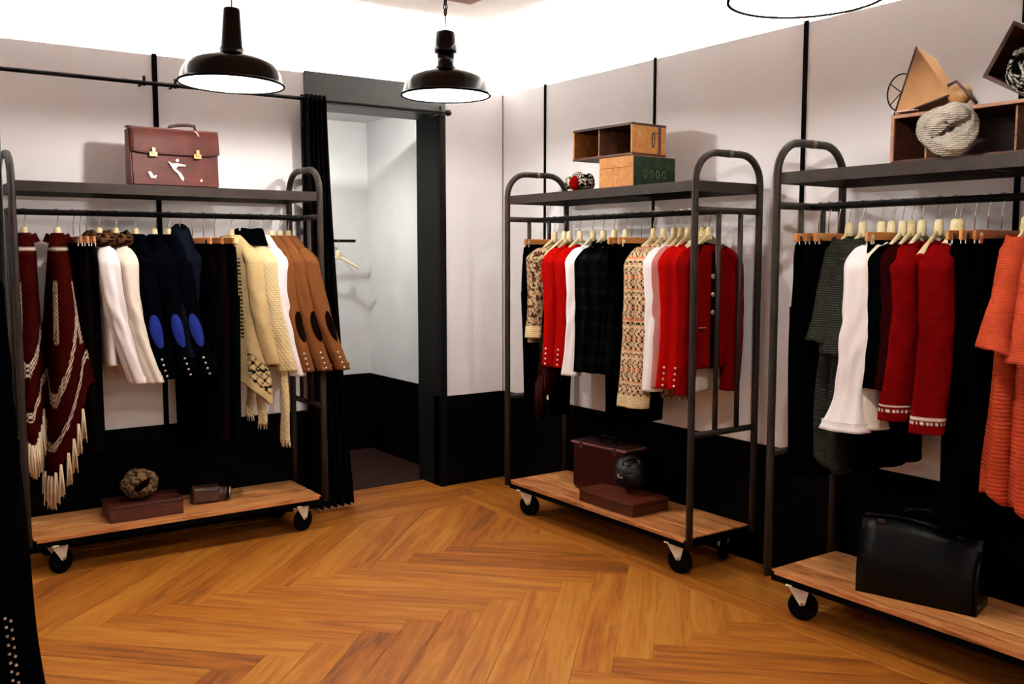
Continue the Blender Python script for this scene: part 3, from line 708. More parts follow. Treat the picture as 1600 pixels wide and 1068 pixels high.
# quilted jacket shoulder beside the blazers
def quilt(t, fin, P):
    obj('hood', grid_mesh(fin(np.array([[(.085*math.cos(a)*r, .05*math.sin(a)*r, z-.03*math.cos(a)**2) for a in np.linspace(0, 2*PI, 24, endpoint=False)] for r, z in ((1.45, -.07), (1.35, -.03), (1.1, .01), (.9, .045), (.5, .065), (.1, .07))])), True), K_quilt, t)
garment('jacket', 'jacket', 'quilted dark navy jacket with a raised hood, beside the navy blazers', at_A(1.448), K_quilt, L=.62, sl=.6, face=-1, group=G1, seed=40, hlabel='wooden hanger inside the quilted navy jacket', front=quilt, hl=False, tkw=dict(th=.05, sh=.18), skw=dict(sx=.165, wr=.008))
for i, (x, l) in enumerate(((1.512, 'left'), (1.572, 'middle'), (1.63, 'right'))):
    trousers(f'black trousers, {l} of three between the quilted jacket and the cream cardigan', at_A(x), (K_black, K_brownblk, K_black2)[i], L=1.09, seed=50+i, rot=14, w=.40, group=G1, hlabel=f'brown clip hanger holding the {l} of three black trousers on the left rack')
# cream cardigans with a patterned panel
def cream_col(s, z, part):
    c = np.broadcast_to(rgb(218, 190, 138), s.shape+(3,)).copy(); dk = rgb(38, 32, 30)
    if part == 'body':
        nv, nu = s.shape
        cell = np.floor(z/.010).astype(int); j = np.floor(s/.010).astype(int)
        m = ((cell+j) % 5 == 0) | ((cell-j) % 5 == 0) | ((cell % 9 == 0))
        near = np.broadcast_to((np.arange(nu) < nu*.16) | (np.arange(nu) > nu*.90), s.shape)
        hem = z[-3][None].repeat(nv, 0); d = z-hem
        c[near & (d > .05) & (d < .21) & m] = dk
        strip = np.broadcast_to((np.arange(nu) > nu*.17) & (np.arange(nu) < nu*.20), s.shape)
        c[strip & (z < -.1) & (z > -.55) & (cell % 2 == 0)] = dk
    return c
def scarf_ends(lst, m):
    def f(t, fin, P):
        for x, y, z0, z1, r in lst:
            n = 24; V = np.zeros((n, 16, 3)); th = np.linspace(0, 2*PI, 16, endpoint=False)
            for i in range(n):
                q = i/(n-1); k = r*(.8+.35*q)
                V[i] = np.stack([x+k*np.cos(th)+.006*math.sin(9*q+x*40), y+k*.55*np.sin(th)+.003*np.sin(4*th+6*q), np.full(16, z0+(z1-z0)*q)], 1)
            s = obj('scarf_end', grid_mesh(fin(close_hem(V, .004)), True), m, t)
            obj('fringe', tubes([([tuple(fin(np.array([[x+r*1.05*math.cos(a), y+r*.5*math.sin(a), z1+.01]]))[0]), tuple(fin(np.array([[x+r*1.1*math.cos(a)+.003, y+r*.55*math.sin(a), z1-.022]]))[0])], .003) for a in np.linspace(0, 2*PI, 9)[:-1]], 4), K_tassel, s)
    return f
garment('cardigan', 'cardigan', 'long cream knit cardigan with a black geometric panel at its dipped hem', at_A(1.722), K_cream, L=.79, sl=.665, face=-1, group=G1, seed=61, col=cream_col, attr_m=K_attr, hlabel='cream wooden hanger holding the cardigan with the geometric panel', rot=30,
        collar=dict(r=(.07, .045), h=.06, m=K_cream), tkw=dict(th=.055, sh=.18, hem=.235, nu=130, nv=130, hemf=lambda u: .13*np.maximum(0, np.cos(u))**2), skw=dict(sx=.175, r0=.075, r1=.07, nu=40, nv=60, out=.05, fwd=-.06), front=scarf_ends([(.16, -.02, -.7, -1.02, .026), (.08, -.02, -.7, -.98, .02)], K_cream))
garment('cardigan', 'cardigan', 'cream knit cardigan with a black roll collar and a hanging scarf end', at_A(1.82), K_cream, L=.70, sl=.705, face=-1, group=G1, seed=62, hlabel='cream wooden hanger holding the cardigan with black roll collar', rot=15,
        collar=dict(r=(.095, .06), h=.075, open_=.15, m=K_black), tkw=dict(th=.05, sh=.18, hem=.215), skw=dict(sx=.175, r0=.07, r1=.062, out=.05, fwd=-.08), front=scarf_ends([(.22, -.05, -.62, -1.12, .03)], K_cream))
garment('shirt', 'shirt', 'white shirt with a red collar trim, between the cream cardigan and the camel blazers', at_A(1.893), K_white, L=.70, sl=.735, face=-1, group=G1, seed=63, hlabel='cream wooden hanger holding the white shirt with red collar trim', rot=12, collar=dict(r=(.065, .04), h=.04, m=K_red2), tkw=dict(th=.035, sh=.18, hem=.2), skw=dict(sx=.175, r0=.058, r1=.045, wr=.008, out=.05, fwd=-.065))
for i, (x, l, rt) in enumerate(((1.945, 'left', 8), (1.995, 'middle', 11), (2.046, 'right', 14))):
    garment('blazer', 'blazer', f'camel wool blazer with dark elbow patch and gold cuff buttons, {l} of three', at_A(x), K_camel, L=.66, sl=.715, face=-1, group=G1, seed=70+i, hlabel=f'cream wooden hanger holding the {l} camel blazer', patch=K_choc, patch_th=-.25, buttons=4, btn_m=M_brass, btn_th=.25, collar=dict(r=(.062, .04), h=.045), tkw=dict(th=.045, sh=.185), skw=dict(sx=.160+.014*i, r0=.054, r1=.048, out=.07+.014*i, fwd=-.075-.03*i), rot=rt)

# ---- rack B, from the far end towards the camera
trousers('black trousers at the far left end of the middle rack', at_B(4.50), K_black, L=1.06, seed=80, rot=4, group=G2, hlabel='brown clip hanger at the far left end of the middle rack')
garment('cardigan', 'cardigan', 'brown and cream flecked knit cardigan with cream cuffs, left of the red blazers', at_B(4.435), K_cream, L=.62, sl=.55, group=G2, seed=81, col=leopard(rgb(196, 164, 128), rgb(34, 16, 14), rgb(120, 76, 56)), attr_m=K_attr, hlabel='cream wooden hanger holding the flecked cardigan', collar=dict(m=K_cream), tkw=dict(th=.045, sh=.17, nu=90, nv=90), skw=dict(sx=.165, r0=.066, r1=.056, nu=56, nv=60), rot=12, cuffs=K_cream, cuff_h=.075)
# fringed shawl hanging low under the red blazers
def shawl_front(t, fin, P):
    rim = P[-3]; nu = len(rim); st = []
    for k in range(-26, 27):
        p = fin(rim[k % nu][None])[0]
        for a in range(2):
            dx, dy = random.uniform(-.006, .006), random.uniform(-.006, .006); l = random.uniform(.13, .22)
            st.append(([(p[0]+dx, p[1]+dy, p[2]+.01), (p[0]+dx*1.5, p[1]+dy*1.5, p[2]-l*.5), (p[0]+dx*2.5, p[1]+dy*2, p[2]-l)], [.0028, .003, .002]))
    f = obj('fringe', tubes(st, 4), cloth('yarn_plum', (74, 34, 34), var=.3), t)
garment('shawl', 'shawl', 'dark plum patterned shawl with long fringe, hanging low under the red blazers', at_B(4.345), K_plum, L=.66, sleeves=False, group=G2, seed=82, col=leopard(rgb(44, 18, 18), rgb(10, 6, 7), rgb(86, 66, 50)), attr_m=K_attr, hlabel='wooden hanger inside the fringed plum shawl', hl=False, tkw=dict(th=.045, sh=.15, hem=.21, nu=110, nv=100, th_hem=.07, hemf=lambda u: .20*np.maximum(0, np.cos(u+.5))**1.5), front=shawl_front, rot=10)
for i, (y, l) in enumerate(((4.295, 'far left'), (4.20, 'second from far left'))):
    garment('blazer', 'blazer', f'bright red blazer with silver cuff buttons, {l} one on the middle rack', at_B(y), K_red, L=.67, sl=.70, group=G2, seed=83+i, hlabel=f'wooden hanger holding the {l} red blazer of the middle rack', buttons=4, btn_m=M_silver, btn_th=.1, collar=dict(r=(.06, .04), h=.045), tkw=dict(th=.036, sh=.17), skw=dict(sx=.174-.012*i, r0=.056, r1=.05, out=.03), rot=14)
garment('shirt', 'shirt', 'white shirt squeezed between the red blazers and the dark plaid jackets', at_B(4.085), K_white, L=.68, sl=.73, group=G2, seed=86, hlabel='cream wooden hanger holding the white shirt beside the plaid jackets', collar=dict(h=.04), tkw=dict(th=.035, sh=.18), skw=dict(sx=.178, r0=.058, r1=.045, wr=.007, bell=.008), rot=14)
for i, (y, l) in enumerate(((3.995, 'left'), (3.905, 'middle'), (3.815, 'right'))):
    garment('jacket', 'jacket', f'dark plaid wool jacket, {l} of three in the middle rack', at_B(y), K_black, L=.70, sl=.70, group=G2, seed=88+i, col=plaid, attr_m=K_attr, hlabel=f'cream wooden hanger holding the {l} plaid jacket', collar=dict(r=(.062, .042), h=.05), tkw=dict(th=.036, sh=.172, nu=90, nv=90), skw=dict(sx=.177-.02*i, r0=.06, r1=.055, nu=56, nv=60, out=.03), rot=14)
for i, (y, l) in enumerate(((3.765, 'left'), (3.69, 'right'))):
    trousers(f'black trousers, {l} of the pair between plaid jackets and patterned sweaters', at_B(y), K_black, L=.98, seed=92+i, rot=6, group=G2, hlabel=f'brown clip hanger holding the {l} of the paired black trousers')
fi = fairisle(rgb(222, 190, 150), rgb(46, 14, 16), rgb(214, 128, 92))
for i, (y, l) in enumerate(((3.60, 'left'), (3.525, 'right'))):
    garment('sweater', 'sweater', f'cream fair isle sweater with dark stars and ribbed cuffs, {l} of two', at_B(y), K_cream, L=.80, sl=.83, group=G2, seed=95+i, col=fi, attr_m=K_attr, hlabel=f'cream wooden hanger holding the {l} fair isle sweater', collar=dict(m=K_cream, h=.04), tkw=dict(th=.034, sh=.172, nu=110, nv=120), skw=dict(sx=.166, r0=.06, r1=.054, nu=90, nv=130, out=.075), rot=12, cuffs=K_cream, cuff_h=.065)
garment('shirt', 'shirt', 'white shirt hung right behind the fair isle sweaters', at_B(3.452), K_white, L=.72, sl=.74, group=G2, seed=97, hlabel='cream wooden hanger holding the white shirt behind the fair isle sweaters', collar=dict(h=.04), tkw=dict(th=.035, sh=.18), skw=dict(sx=.175, r0=.062, r1=.056, wr=.005), rot=12)
garment('shirt', 'shirt', 'pale pink shirt between the white shirt and the front red blazers', at_B(3.405), K_pink, L=.68, sl=.72, group=G2, seed=98, hlabel='cream wooden hanger holding the pale pink shirt', collar=dict(h=.04), tkw=dict(th=.03, sh=.18), skw=dict(sx=.175, r0=.056, r1=.05), rot=12)
for i, (y, l) in enumerate(((3.355, 'back'), (3.292, 'middle'))):
    garment('blazer', 'blazer', f'red blazer with white cuff buttons, {l} of those near the rack end', at_B(y), K_red, L=.66, sl=.715, group=G2, seed=100+i, hlabel=f'cream wooden hanger holding the {l} red blazer near the rack end', buttons=4, btn_m=M_silver, btn_th=.35, collar=dict(r=(.06, .04), h=.045), tkw=dict(th=.032, sh=.17), skw=dict(sx=.176-.016*i, r0=.056, r1=.05, out=.03), rot=10)
def military(t, fin, P):
    for k in range(3):
        z = -.20-k*.085; i = np.argmin(np.abs(P[:-2, 16, 2]-z)); p = P[i, 16]
        obj('front_button', ball(.013, (1, .5, 1)), M_silver, t, fin((p+np.array([.03, .014, 0]))[None])[0])
    y = P[30, 16][1]
    obj('placket', box((.0, y-.002, -.36+.68), (.055, .03, .56), .004, 1), K_plum, t)
    obj('pocket_line', box((.115, .05, -.44+.68), (.10, .012, .006), .001, 1), K_pink, t)
garment('blazer', 'blazer', 'red military jacket with three silver front buttons, last at the rack end', at_B(3.215), K_red2, L=.66, sl=.74, group=G2, seed=103, hlabel='cream wooden hanger holding the buttoned military jacket', collar=dict(r=(.06, .045), h=.06, m=K_plum), tkw=dict(th=.045, sh=.175, fold=.006), skw=dict(sx=.165, r0=.056, r1=.052, out=.01), rot=0, front=military)
garment('shirt', 'shirt', 'pale grey shirt hem showing below the red military jacket', at_B(3.255), K_white2, L=.78, sleeves=False, group=G2, seed=104, hlabel='wooden hanger inside the pale grey long shirt', tkw=dict(th=.025, sh=.16, hem=.15))

# ---- rack C, from its left end
for i, (y, l) in enumerate(((2.585, 'left'), (2.535, 'middle'), (2.487, 'right'))):
    trousers(f'black trousers, {l} of three at the left end of the right rack', at_B(y), (K_black, K_black2, K_black)[i], L=1.02, seed=110+i, rot=6, w=.36, group=G3, hlabel=f'brown clip hanger holding the {l} trousers of the right rack')
def batwing(label, hlabel, y, m, seed, L=.97, zel=.45, rot=10, capw=.285):
    def cape(t, fin, P):
        V = torso_pts(sh=.15, hem=capw, L=zel, th=.06, drop=.074, neck=.075, ztop=-.03, nu=56, nv=44, fold=.014, seed=seed+5, power=1.15, th_hem=.085, hemf=lambda u: .05*np.maximum(0, np.sin(u))-.02); V[:, :, 0] = np.where(V[:, :, 0] < 0, V[:, :, 0]*.75, V[:, :, 0])
        obj('batwing_sleeve', grid_mesh(fin(close_hem(V)), True), K_orange2 if m is K_orange else m, t)
    return garment('cardigan', 'cardigan', label, at_B(y), m, L=L, sleeves=False, group=G3, seed=seed, hlabel=hlabel, rot=rot, collar=dict(r=(.07, .05), h=.05, m=m), tkw=dict(th=.045, sh=.14, hem=.215, th_hem=.06, fold=.014, hemf=lambda u: .02*np.sin(3*u)), front=cape)
batwing('charcoal knit batwing cardigan, left one of the pair', 'cream wooden hanger holding the left charcoal cardigan', 2.435, K_grey, 120, .96)
batwing('charcoal knit batwing cardigan, right one beside the white ruffled shirt', 'cream wooden hanger holding the right charcoal cardigan', 2.372, K_grey, 123, .98, .50)
garment('shirt', 'shirt', 'white shirt with flared ruffled cuffs on the right rack', at_B(2.285), K_white, L=.68, sl=.75, group=G3, seed=126, hlabel='cream wooden hanger holding the white shirt with ruffled cuffs', collar=dict(h=.04), tkw=dict(th=.035, sh=.18), skw=dict(sx=.178, r0=.064, r1=.05, wr=.012, bell=.05, out=.085), rot=8)
garment('shirt', 'shirt', 'second white shirt with flared cuffs, right behind the ruffled one', at_B(2.24), K_white2, L=.68, sl=.74, group=G3, seed=127, hlabel='cream wooden hanger holding the second white flared shirt', collar=dict(h=.04), tkw=dict(th=.03, sh=.178), skw=dict(sx=.172, r0=.055, r1=.05, wr=.006, bell=.04), rot=8)
for i, (y, l) in enumerate(((2.192, 'left'), (2.152, 'right'))):
    garment('sweater', 'sweater', f'black cropped sweater left of the cherry red sweaters, {l} one', at_B(y), (K_black, K_plum)[i], L=.56, sl=.58, group=G3, seed=128+i, hlabel=f'cream wooden hanger holding the {l} black cropped sweater', collar=dict(h=.03), tkw=dict(th=.03, sh=.175), skw=dict(sx=.172, r0=.055, r1=.056, out=.05), rot=8)
trousers('black skirt showing below the white ruffled cuffs on the right rack', at_B(2.23), K_black, L=.93, seed=131, skirt=True, w=.34, flare=.05, th=.07, group=G3, hlabel='clip hanger holding the black skirt on the right rack')
ch = rgb(138, 10, 12); wt = rgb(236, 214, 200)
for i, (y, l, sl) in enumerate(((2.11, 'left', .69), (2.04, 'middle', .66), (1.975, 'right', .72))):
    garment('sweater', 'sweater', f'cherry red knit sweater with white nordic cuff band, {l} of three', at_B(y), K_cherry, L=.70, sl=sl, group=G3, seed=133+i, col=nordic_cuff(ch, wt, -.02-sl+.055), attr_m=K_attr, hlabel=f'hanger with patterned wrap holding the {l} cherry red sweater', collar=dict(h=.035, m=K_cherry), tkw=dict(th=.034, sh=.165), skw=dict(sx=.168-.05*(i == 1), r0=.062-.014*(i == 1), r1=.060-.012*(i == 1), nu=80, nv=130, out=.06), rot=8)
garment('shirt', 'shirt', 'pale grey shirt tail showing right of the cherry red sweaters', at_B(1.955), K_white2, L=.78, sleeves=False, group=G3, seed=137, hlabel='wooden hanger inside the pale grey shirt on the right rack', tkw=dict(th=.03, sh=.15, hem=.16))
for i, (y, l) in enumerate(((1.90, 'left'), (1.85, 'middle'), (1.80, 'right'))):
    trousers(f'black trousers, {l} of three left of the orange cardigans', at_B(y), (K_black2, K_black, K_black)[i], L=1.12, seed=140+i, rot=0, w=.30, group=G3, hlabel=f'brown clip hanger, {l} of three left of the orange cardigans')
batwing('orange-red chunky knit batwing cardigan, left one of the pair', 'cream wooden hanger holding the left orange cardigan', 1.715, K_orange, 150, .96, .43, rot=10, capw=.30)
batwing('orange-red chunky knit batwing cardigan, right one at the photo edge', 'cream wooden hanger holding the right orange cardigan', 1.63, K_orange, 153, .99, .47, rot=10, capw=.29)
fi2 = fairisle(rgb(226, 206, 190), rgb(120, 60, 40), rgb(220, 170, 60))
def shirt_band(s, z, part):
    c = np.broadcast_to(rgb(226, 216, 212), s.shape+(3,)).copy(); k = fi2(s, z, part); m = z < -.70; c[m] = k[m]; return c
garment('shirt', 'shirt', 'white blouse with embroidered gold cuffs, cut off by the right photo edge', at_B(1.56), K_white, L=.70, sl=.76, group=G3, seed=156, col=shirt_band, attr_m=K_attr, hlabel='cream wooden hanger holding the embroidered white blouse', collar=dict(h=.04, m=K_white), tkw=dict(th=.04, sh=.18), skw=dict(sx=.185, r0=.075, r1=.06, nu=56), rot=8)
#@@ITEMS
# ------------------------------------------------------------------ things on the shelves and decks
# brown leather briefcase
t = thing('briefcase', 'worn brown leather briefcase with torn stickers, on the left rack shelf', 'briefcase', (1.395, 5.01, SHELF+.001), math.radians(2))
W, Hh, Dp = .435, .285, .13
body = bmesh.new(); bm_box(body, (0, 0, Hh/2), (W, Dp, Hh)); 
for v in body.verts:
    if v.co.z > .1: v.co.y *= .62; v.co.x *= 1.02
bmesh.ops.bevel(body, geom=body.edges[:], offset=.008, segments=3, affect='EDGES')
obj('body', from_bm(body), M_leather, t)
fpts = [(W/2+.006, 'x')]
V = []
for y, z in ((.035, Hh+.004), (.0, Hh+.007), (-.042, Hh+.004), (-.050, Hh-.01), (-.056, Hh-.06), (-.062, Hh-.115), (-.064, Hh-.122)):
    n = 21; xs = np.linspace(-1, 1, n); V.append([(x*(W/2+.004), y, z+(.012*abs(x)**6 if z < Hh-.1 else 0)) for x in xs])
flap = obj('flap', grid_mesh(np.array(V), False), M_leather, t)
sm = flap.modifiers.new('thick', 'SOLIDIFY'); sm.thickness = .004
obj('flap_edge', tube([(x*(W/2+.002), -.066, Hh-.123+.012*abs(x)**6) for x in np.linspace(-1, 1, 21)], .0035, 6), M_leather_dk, flap)
for x in (-.115, .105):
    c = obj('clasp', box((x, -.071, Hh-.128), (.04, .008, .024), .002, 1), M_brass, t); obj('tongue', box((x, -.077, Hh-.112), (.018, .006, .034), .002, 1), M_brass, c)
obj('handle', tube([(-.02, -.005, Hh+.004), (-.01, -.005, Hh+.022), (.03, -.006, Hh+.031), (.08, -.006, Hh+.036), (.115, -.006, Hh+.033), (.12, -.006, Hh+.008)], [.006, .009, .0095, .0095, .009, .006], 8), M_leather_dk, t)
for x in (-.02, .12): obj('handle_ring', tube([(x+.012*math.cos(a), -.006, Hh+.006+.012*math.sin(a)) for a in np.linspace(0, 2*PI, 13)], .002, 5), M_brass, t)
obj('tag_string', tube([(.09, -.03, Hh+.008), (.11, -.055, Hh-.005), (.118, -.062, Hh-.025)], .003, 5), M_paper, t)
def flat(name, pts, m, parent, y=-.0665, th=.002, lean=0):
    bm = bmesh.new(); a = [bm.verts.new((x, y, z)) for x, z in pts]; b = [bm.verts.new((x, y-th, z)) for x, z in pts]
    bm.faces.new(a); bm.faces.new(b[::-1]); n = len(pts)
    for i in range(n): bm.faces.new((a[i], a[(i+1) % n], b[(i+1) % n], b[i]))
    return obj(name, from_bm(bm), m, parent)
flat('torn_sticker', [(-.045, .128), (-.02, .115), (.0, .118), (.045, .112), (.045, .105), (.005, .104), (-.005, .09), (.02, .07), (.035, .045), (.03, .03), (.018, .04), (.005, .065), (-.018, .085), (-.03, .105)], M_paper, t)
flat('torn_sticker', [(-.005, .128), (.004, .124), (.012, .132), (.006, .142), (-.003, .138)], M_paper, t)
flat('torn_sticker', [(-.145, .068), (-.13, .072), (-.115, .05), (-.10, .056), (-.106, .038), (-.13, .04)], M_paper, t)
flat('torn_sticker', [(.115, .04), (.125, .045), (.13, .034), (.12, .03)], M_paper, t)

def scarf_ball(name, label, loc, R, m, seed, col=None, sq=(1, 1, .8), n=7, rt=.3):
    """a scarf wound into a ball: thick coils lying over one another"""
    rr = np.random.default_rng(seed); t = thing(name, label, 'scarf', loc)
    obj('core', ball(R*.78, sq, 24, 14), m, t, (0, 0, R*sq[2]))
    for k in range(n):
        ax = rr.normal(size=3); ax /= np.linalg.norm(ax); a = np.cross(ax, [0, 0, 1.]); a /= np.linalg.norm(a); b = np.cross(ax, a)
        off = rr.uniform(-.35, .35)*R; rad = math.sqrt(max(.2, 1-(off/R)**2))*R*.78
        th = np.linspace(0, 2*PI, 49)[:-1]; tr = R*rt*rr.uniform(.7, 1.05)*.7
        path = np.array([ax*off+(a*math.cos(x)+b*math.sin(x))*(rad+.04*R*math.sin(5*x+k)) for x in th])*np.array(sq)+np.array([0, 0, R*sq[2]])
        nu = 14; P = np.zeros((48, nu, 3)); T = np.roll(path, -1, 0)-np.roll(path, 1, 0); T /= np.linalg.norm(T, axis=1)[:, None]
        for i in range(48):
            c = path[i]-np.array([0, 0, R*sq[2]]); c = c/np.linalg.norm(c); e = np.cross(T[i], c); ph = np.linspace(0, 2*PI, nu, endpoint=False)
            q = tr*(1+.12*np.sin(6*ph+9*th[i]+k)); P[i] = path[i]+np.outer(q*np.cos(ph)*.6, c)+np.outer(q*np.sin(ph)*1.25, e)
        P[:, :, 2] = np.maximum(P[:, :, 2], .001)
        P = np.concatenate([P, P[:1]])
        cc = None
        if col: s = np.broadcast_to(np.linspace(0, .5, 49)[:, None], (49, nu))+k*.7; z = np.broadcast_to(np.linspace(0, .15, nu)[None], (49, nu)); cc = col(s, z, 'c')
        obj('coil', grid_mesh(P, True, cols=cc), K_attr if col else m, t)
    return t
def crate(name, label, loc, rz, size, th, m_out, m_in, dividers=(), open_side='front', cat='crate', rim=None):
    """local: x along the opening, y depth (open at -y), z up"""
    t = thing(name, label, cat, loc, rz); sx, sy, sz = size
    obj('bottom_board', box((0, 0, th/2), (sx, sy, th), .001, 1), m_in, t); obj('top_board', box((0, 0, sz-th/2), (sx, sy, th), .001, 1), m_in, t)
    for s in (-1, 1): obj('end_board', box((s*(sx/2-th/2), 0, sz/2), (th, sy-.001, sz-2*th), .001, 1), m_out, t)
    obj('back_board', box((0, sy/2-th/2, sz/2), (sx-2*th, th, sz-2*th), .001, 1), m_in, t)
    for d in dividers: obj('divider', box((d, .004, sz/2), (.008, sy-.03, sz-2*th), .001, 1), rim or m_out, t)
    return t
# left deck
t = thing('wooden_box', 'flat dark red wooden box on the left rack deck', 'box', (1.20, 5.06, DECK+.001), math.radians(-1))
obj('body', box((0, 0, .032), (.36, .21, .064), .003, 2), M_redbox, t); obj('lid', box((0, 0, .075), (.366, .216, .018), .003, 2), M_redbox, t)
scarf_ball('rolled_scarf', 'brown animal print scarf rolled into a ball on the dark red box', (1.185, 5.05, DECK+.086), .102, K_brownblk, 3, leopard(rgb(168, 134, 98), rgb(24, 14, 10), rgb(92, 60, 38)))
t = thing('camera', 'small brown leather camera lying on the left rack deck', 'camera', (1.57, 5.11, DECK+.001), math.radians(-8))
obj('body', box((-.03, 0, .045), (.15, .09, .09), .018, 4), mat('leather_tan', lin(60, 30, 16), .4, var=.35, vscale=18, bump=.2), t)
obj('bellows', lathe([(.034, -.0), (.036, .01), (.031, .014), (.036, .02), (.031, .026), (.036, .032), (.030, .04)], 20), M_leather_dk, t, (.045, -.01, .045), (0, PI/2, -.25))
l = obj('lens', lathe([(.036, 0), (.038, .012), (.030, .016), (.024, .008), (.001, .006)], 24), M_black_lea, t, (.085, -.02, .045), (0, PI/2, -.25))
obj('lens_ring', tube([(.034*math.cos(a), .034*math.sin(a), .014) for a in np.linspace(0, 2*PI, 25)], .003, 6), M_chrome, l)
obj('lens_glass', ball(.012, (1, 1, .4)), M_chrome, l, (0, 0, .01))
# middle shelf: green-ended box with an open crate on it, and a scarf
t = thing('wooden_box', 'pine box with a scratched green end, under the open crate', 'box', (3.445, 3.765, SHELF+.001), math.radians(2))
obj('side_board', box((0, .1255, .053), (.29, .006, .104), .001, 1), M_crate, t); obj('side_board', box((-.145, 0, .053), (.012, .256, .104), .001, 1), M_crate, t); obj('side_board', box((.145, 0, .053), (.012, .256, .104), .001, 1), M_crate, t)
obj('base_board', box((0, 0, .008), (.276, .244, .014)), M_crate, t)
obj('lid', box((0, 0, .134), (.302, .258, .056), .002, 1), M_crate, t)
obj('green_end', box((.0, -.1285, .081), (.30, .007, .158), .001, 1), M_green, t)
grn = mat('green_lettering', lin(110, 130, 88), .7, var=.4, vscale=40)
for k in range(4): obj('stencil_mark', tube([(-.07+k*.045+.012*math.cos(a), -.1325, .07+.02*math.sin(a)) for a in np.linspace(0, 2*PI, 9)], .0016, 4), grn, t)
t2 = crate('open_crate', 'open pine crate with a divider, lying on the green-ended box', (3.42, 3.885, SHELF+.166), -PI/2+math.radians(3), (.455, .25, .165), .013, M_crate, M_crate_dk, (.0-.04,), rim=M_crate_grey)
obj('rope_hole', tube([(.2285, .03+.022*math.cos(a)*.4, .085+.04*math.sin(a)) for a in np.linspace(0, 2*PI, 13)], .0035, 5), M_leather_dk, t2)
obj('dark_band', box((.2285, .075, .083), (.002, .018, .16)), M_leather_dk, t2)
obj('crack', boxes([((.2285, .045, .12), (.0015, .05, .004)), ((.2285, .02, .095), (.0015, .004, .05))]), M_leather_dk, t2)
bw_ = leopard(rgb(14, 12, 14), rgb(214, 200, 186), rgb(14, 12, 16))
t = scarf_ball('folded_scarf', 'black, white and red scarf bundled on the middle rack shelf', (3.30, 4.055, SHELF+.001), .085, cloth('scarf_black', (.006, .006, .009)), 9, bw_, sq=(.85, 1.5, .62), n=5)
obj('red_fold', ball(.05, (.7, .75, .8), 16, 10), K_red2, t, (-.05, -.02, .042))
# middle deck
t = thing('suitcase', 'dark burgundy vintage suitcase standing on the middle rack deck', 'suitcase', (3.485, 4.02, DECK+.001), math.radians(6))
obj('shell', box((0, 0, .145), (.17, .42, .285), .03, 4), M_case, t); obj('lid_trim', box((0, 0, .272), (.178, .428, .012), .005, 2), mat('case_trim', lin(120, 70, 62), .35), t)
obj('handle', tube([(0, -.06, .285), (0, -.05, .315), (0, .05, .315), (0, .06, .285)], .008, 8), M_black_lea, t)
for y in (-.13, .13): obj('latch', box((-.088, y, .262), (.006, .03, .04), .002, 1), M_leather_dk, t)
t = thing('wooden_box', 'flat reddish wooden box at the front of the middle rack deck', 'box', (3.36, 3.752, DECK+.001), math.radians(1))
obj('body', box((0, 0, .026), (.255, .425, .052), .003, 2), M_redbox, t); obj('lid', box((0, 0, .062), (.26, .43, .018), .003, 2), M_redbox, t)
t = scarf_ball('rolled_scarf', 'black rolled scarf with a modelled silver pin on the reddish box', (3.39, 3.725, DECK+.073), .105, cloth('scarf_gloss', (.003, .003, .0035), rough=.5, spec=.3), 21, sq=(.9, .9, 1.0))
obj('glint', boxes([((-.098, -.03, .10), (.006, .03, .008)), ((-.098, -.012, .107), (.006, .012, .016))]), M_silver, t)  # silver pieces modelled in place of a highlight on the black cloth
# right shelf
ct = crate('open_crate', 'long dark wooden crate with dividers, on the right rack shelf', (3.405, 1.70, SHELF+.001), -PI/2, (.92, .27, .182), .014, M_crate_dk, M_crate_dk, (-.33, .0, .25), rim=M_crate_grey)
obj('front_rim', boxes([((0, -.137, .176), (.92, .005, .012)), ((-.454, -.137, .09), (.012, .005, .16))]), M_crate_grey, ct)
t = thing('rolled_scarf', 'thick light grey knit cowl scarf propped before the long crate', 'scarf', (3.195, 1.888, SHELF+.001))
K_lg = knit('knit_lightgrey', (226, 216, 200), 46, var=.25, bump=.6, fab=.5)
def cowl(R0, r0, wob, c, tilt, seed, a0=0, a1=2*PI, sq=(1, 1, 1)):
    n = 72; th = np.linspace(a0, a1, n); nu = 28; ph = np.linspace(0, 2*PI, nu, endpoint=False); P = np.zeros((n, nu, 3))
    for i, x in enumerate(th):
        r = r0*(1+wob*math.sin(3*x+seed))*(1+.10*np.sin(5*ph+4*x+seed)+.05*np.sin(11*ph-3*x))
        rad = R0*(1+.06*math.sin(2*x+seed)); d = np.array([0, math.cos(x), math.sin(x)])
        P[i] = d*rad+np.outer(r*np.cos(ph), d)+np.outer(r*np.sin(ph)*.8, [1, 0, 0])
    M = np.array(Euler(tilt).to_matrix()); P = (P@M.T)*np.array(sq)+np.array(c)
    P[:, :, 2] = np.maximum(P[:, :, 2], .002); return P*.9
obj('outer_fold', grid_mesh(cowl(.062, .046, .12, (0, 0, .108), (0, .25, .35), 1), True), K_lg, t)
obj('inner_fold', grid_mesh(cowl(.040, .040, .15, (-.022, -.016, .125), (.2, -.3, .5), 2.2, -.9, 2.5), True, (True, True)), K_lg, t)
obj('back_fold', grid_mesh(cowl(.03, .045, .1, (.03, .0, .10), (0, .3, .3), 4), True), K_lg, t)
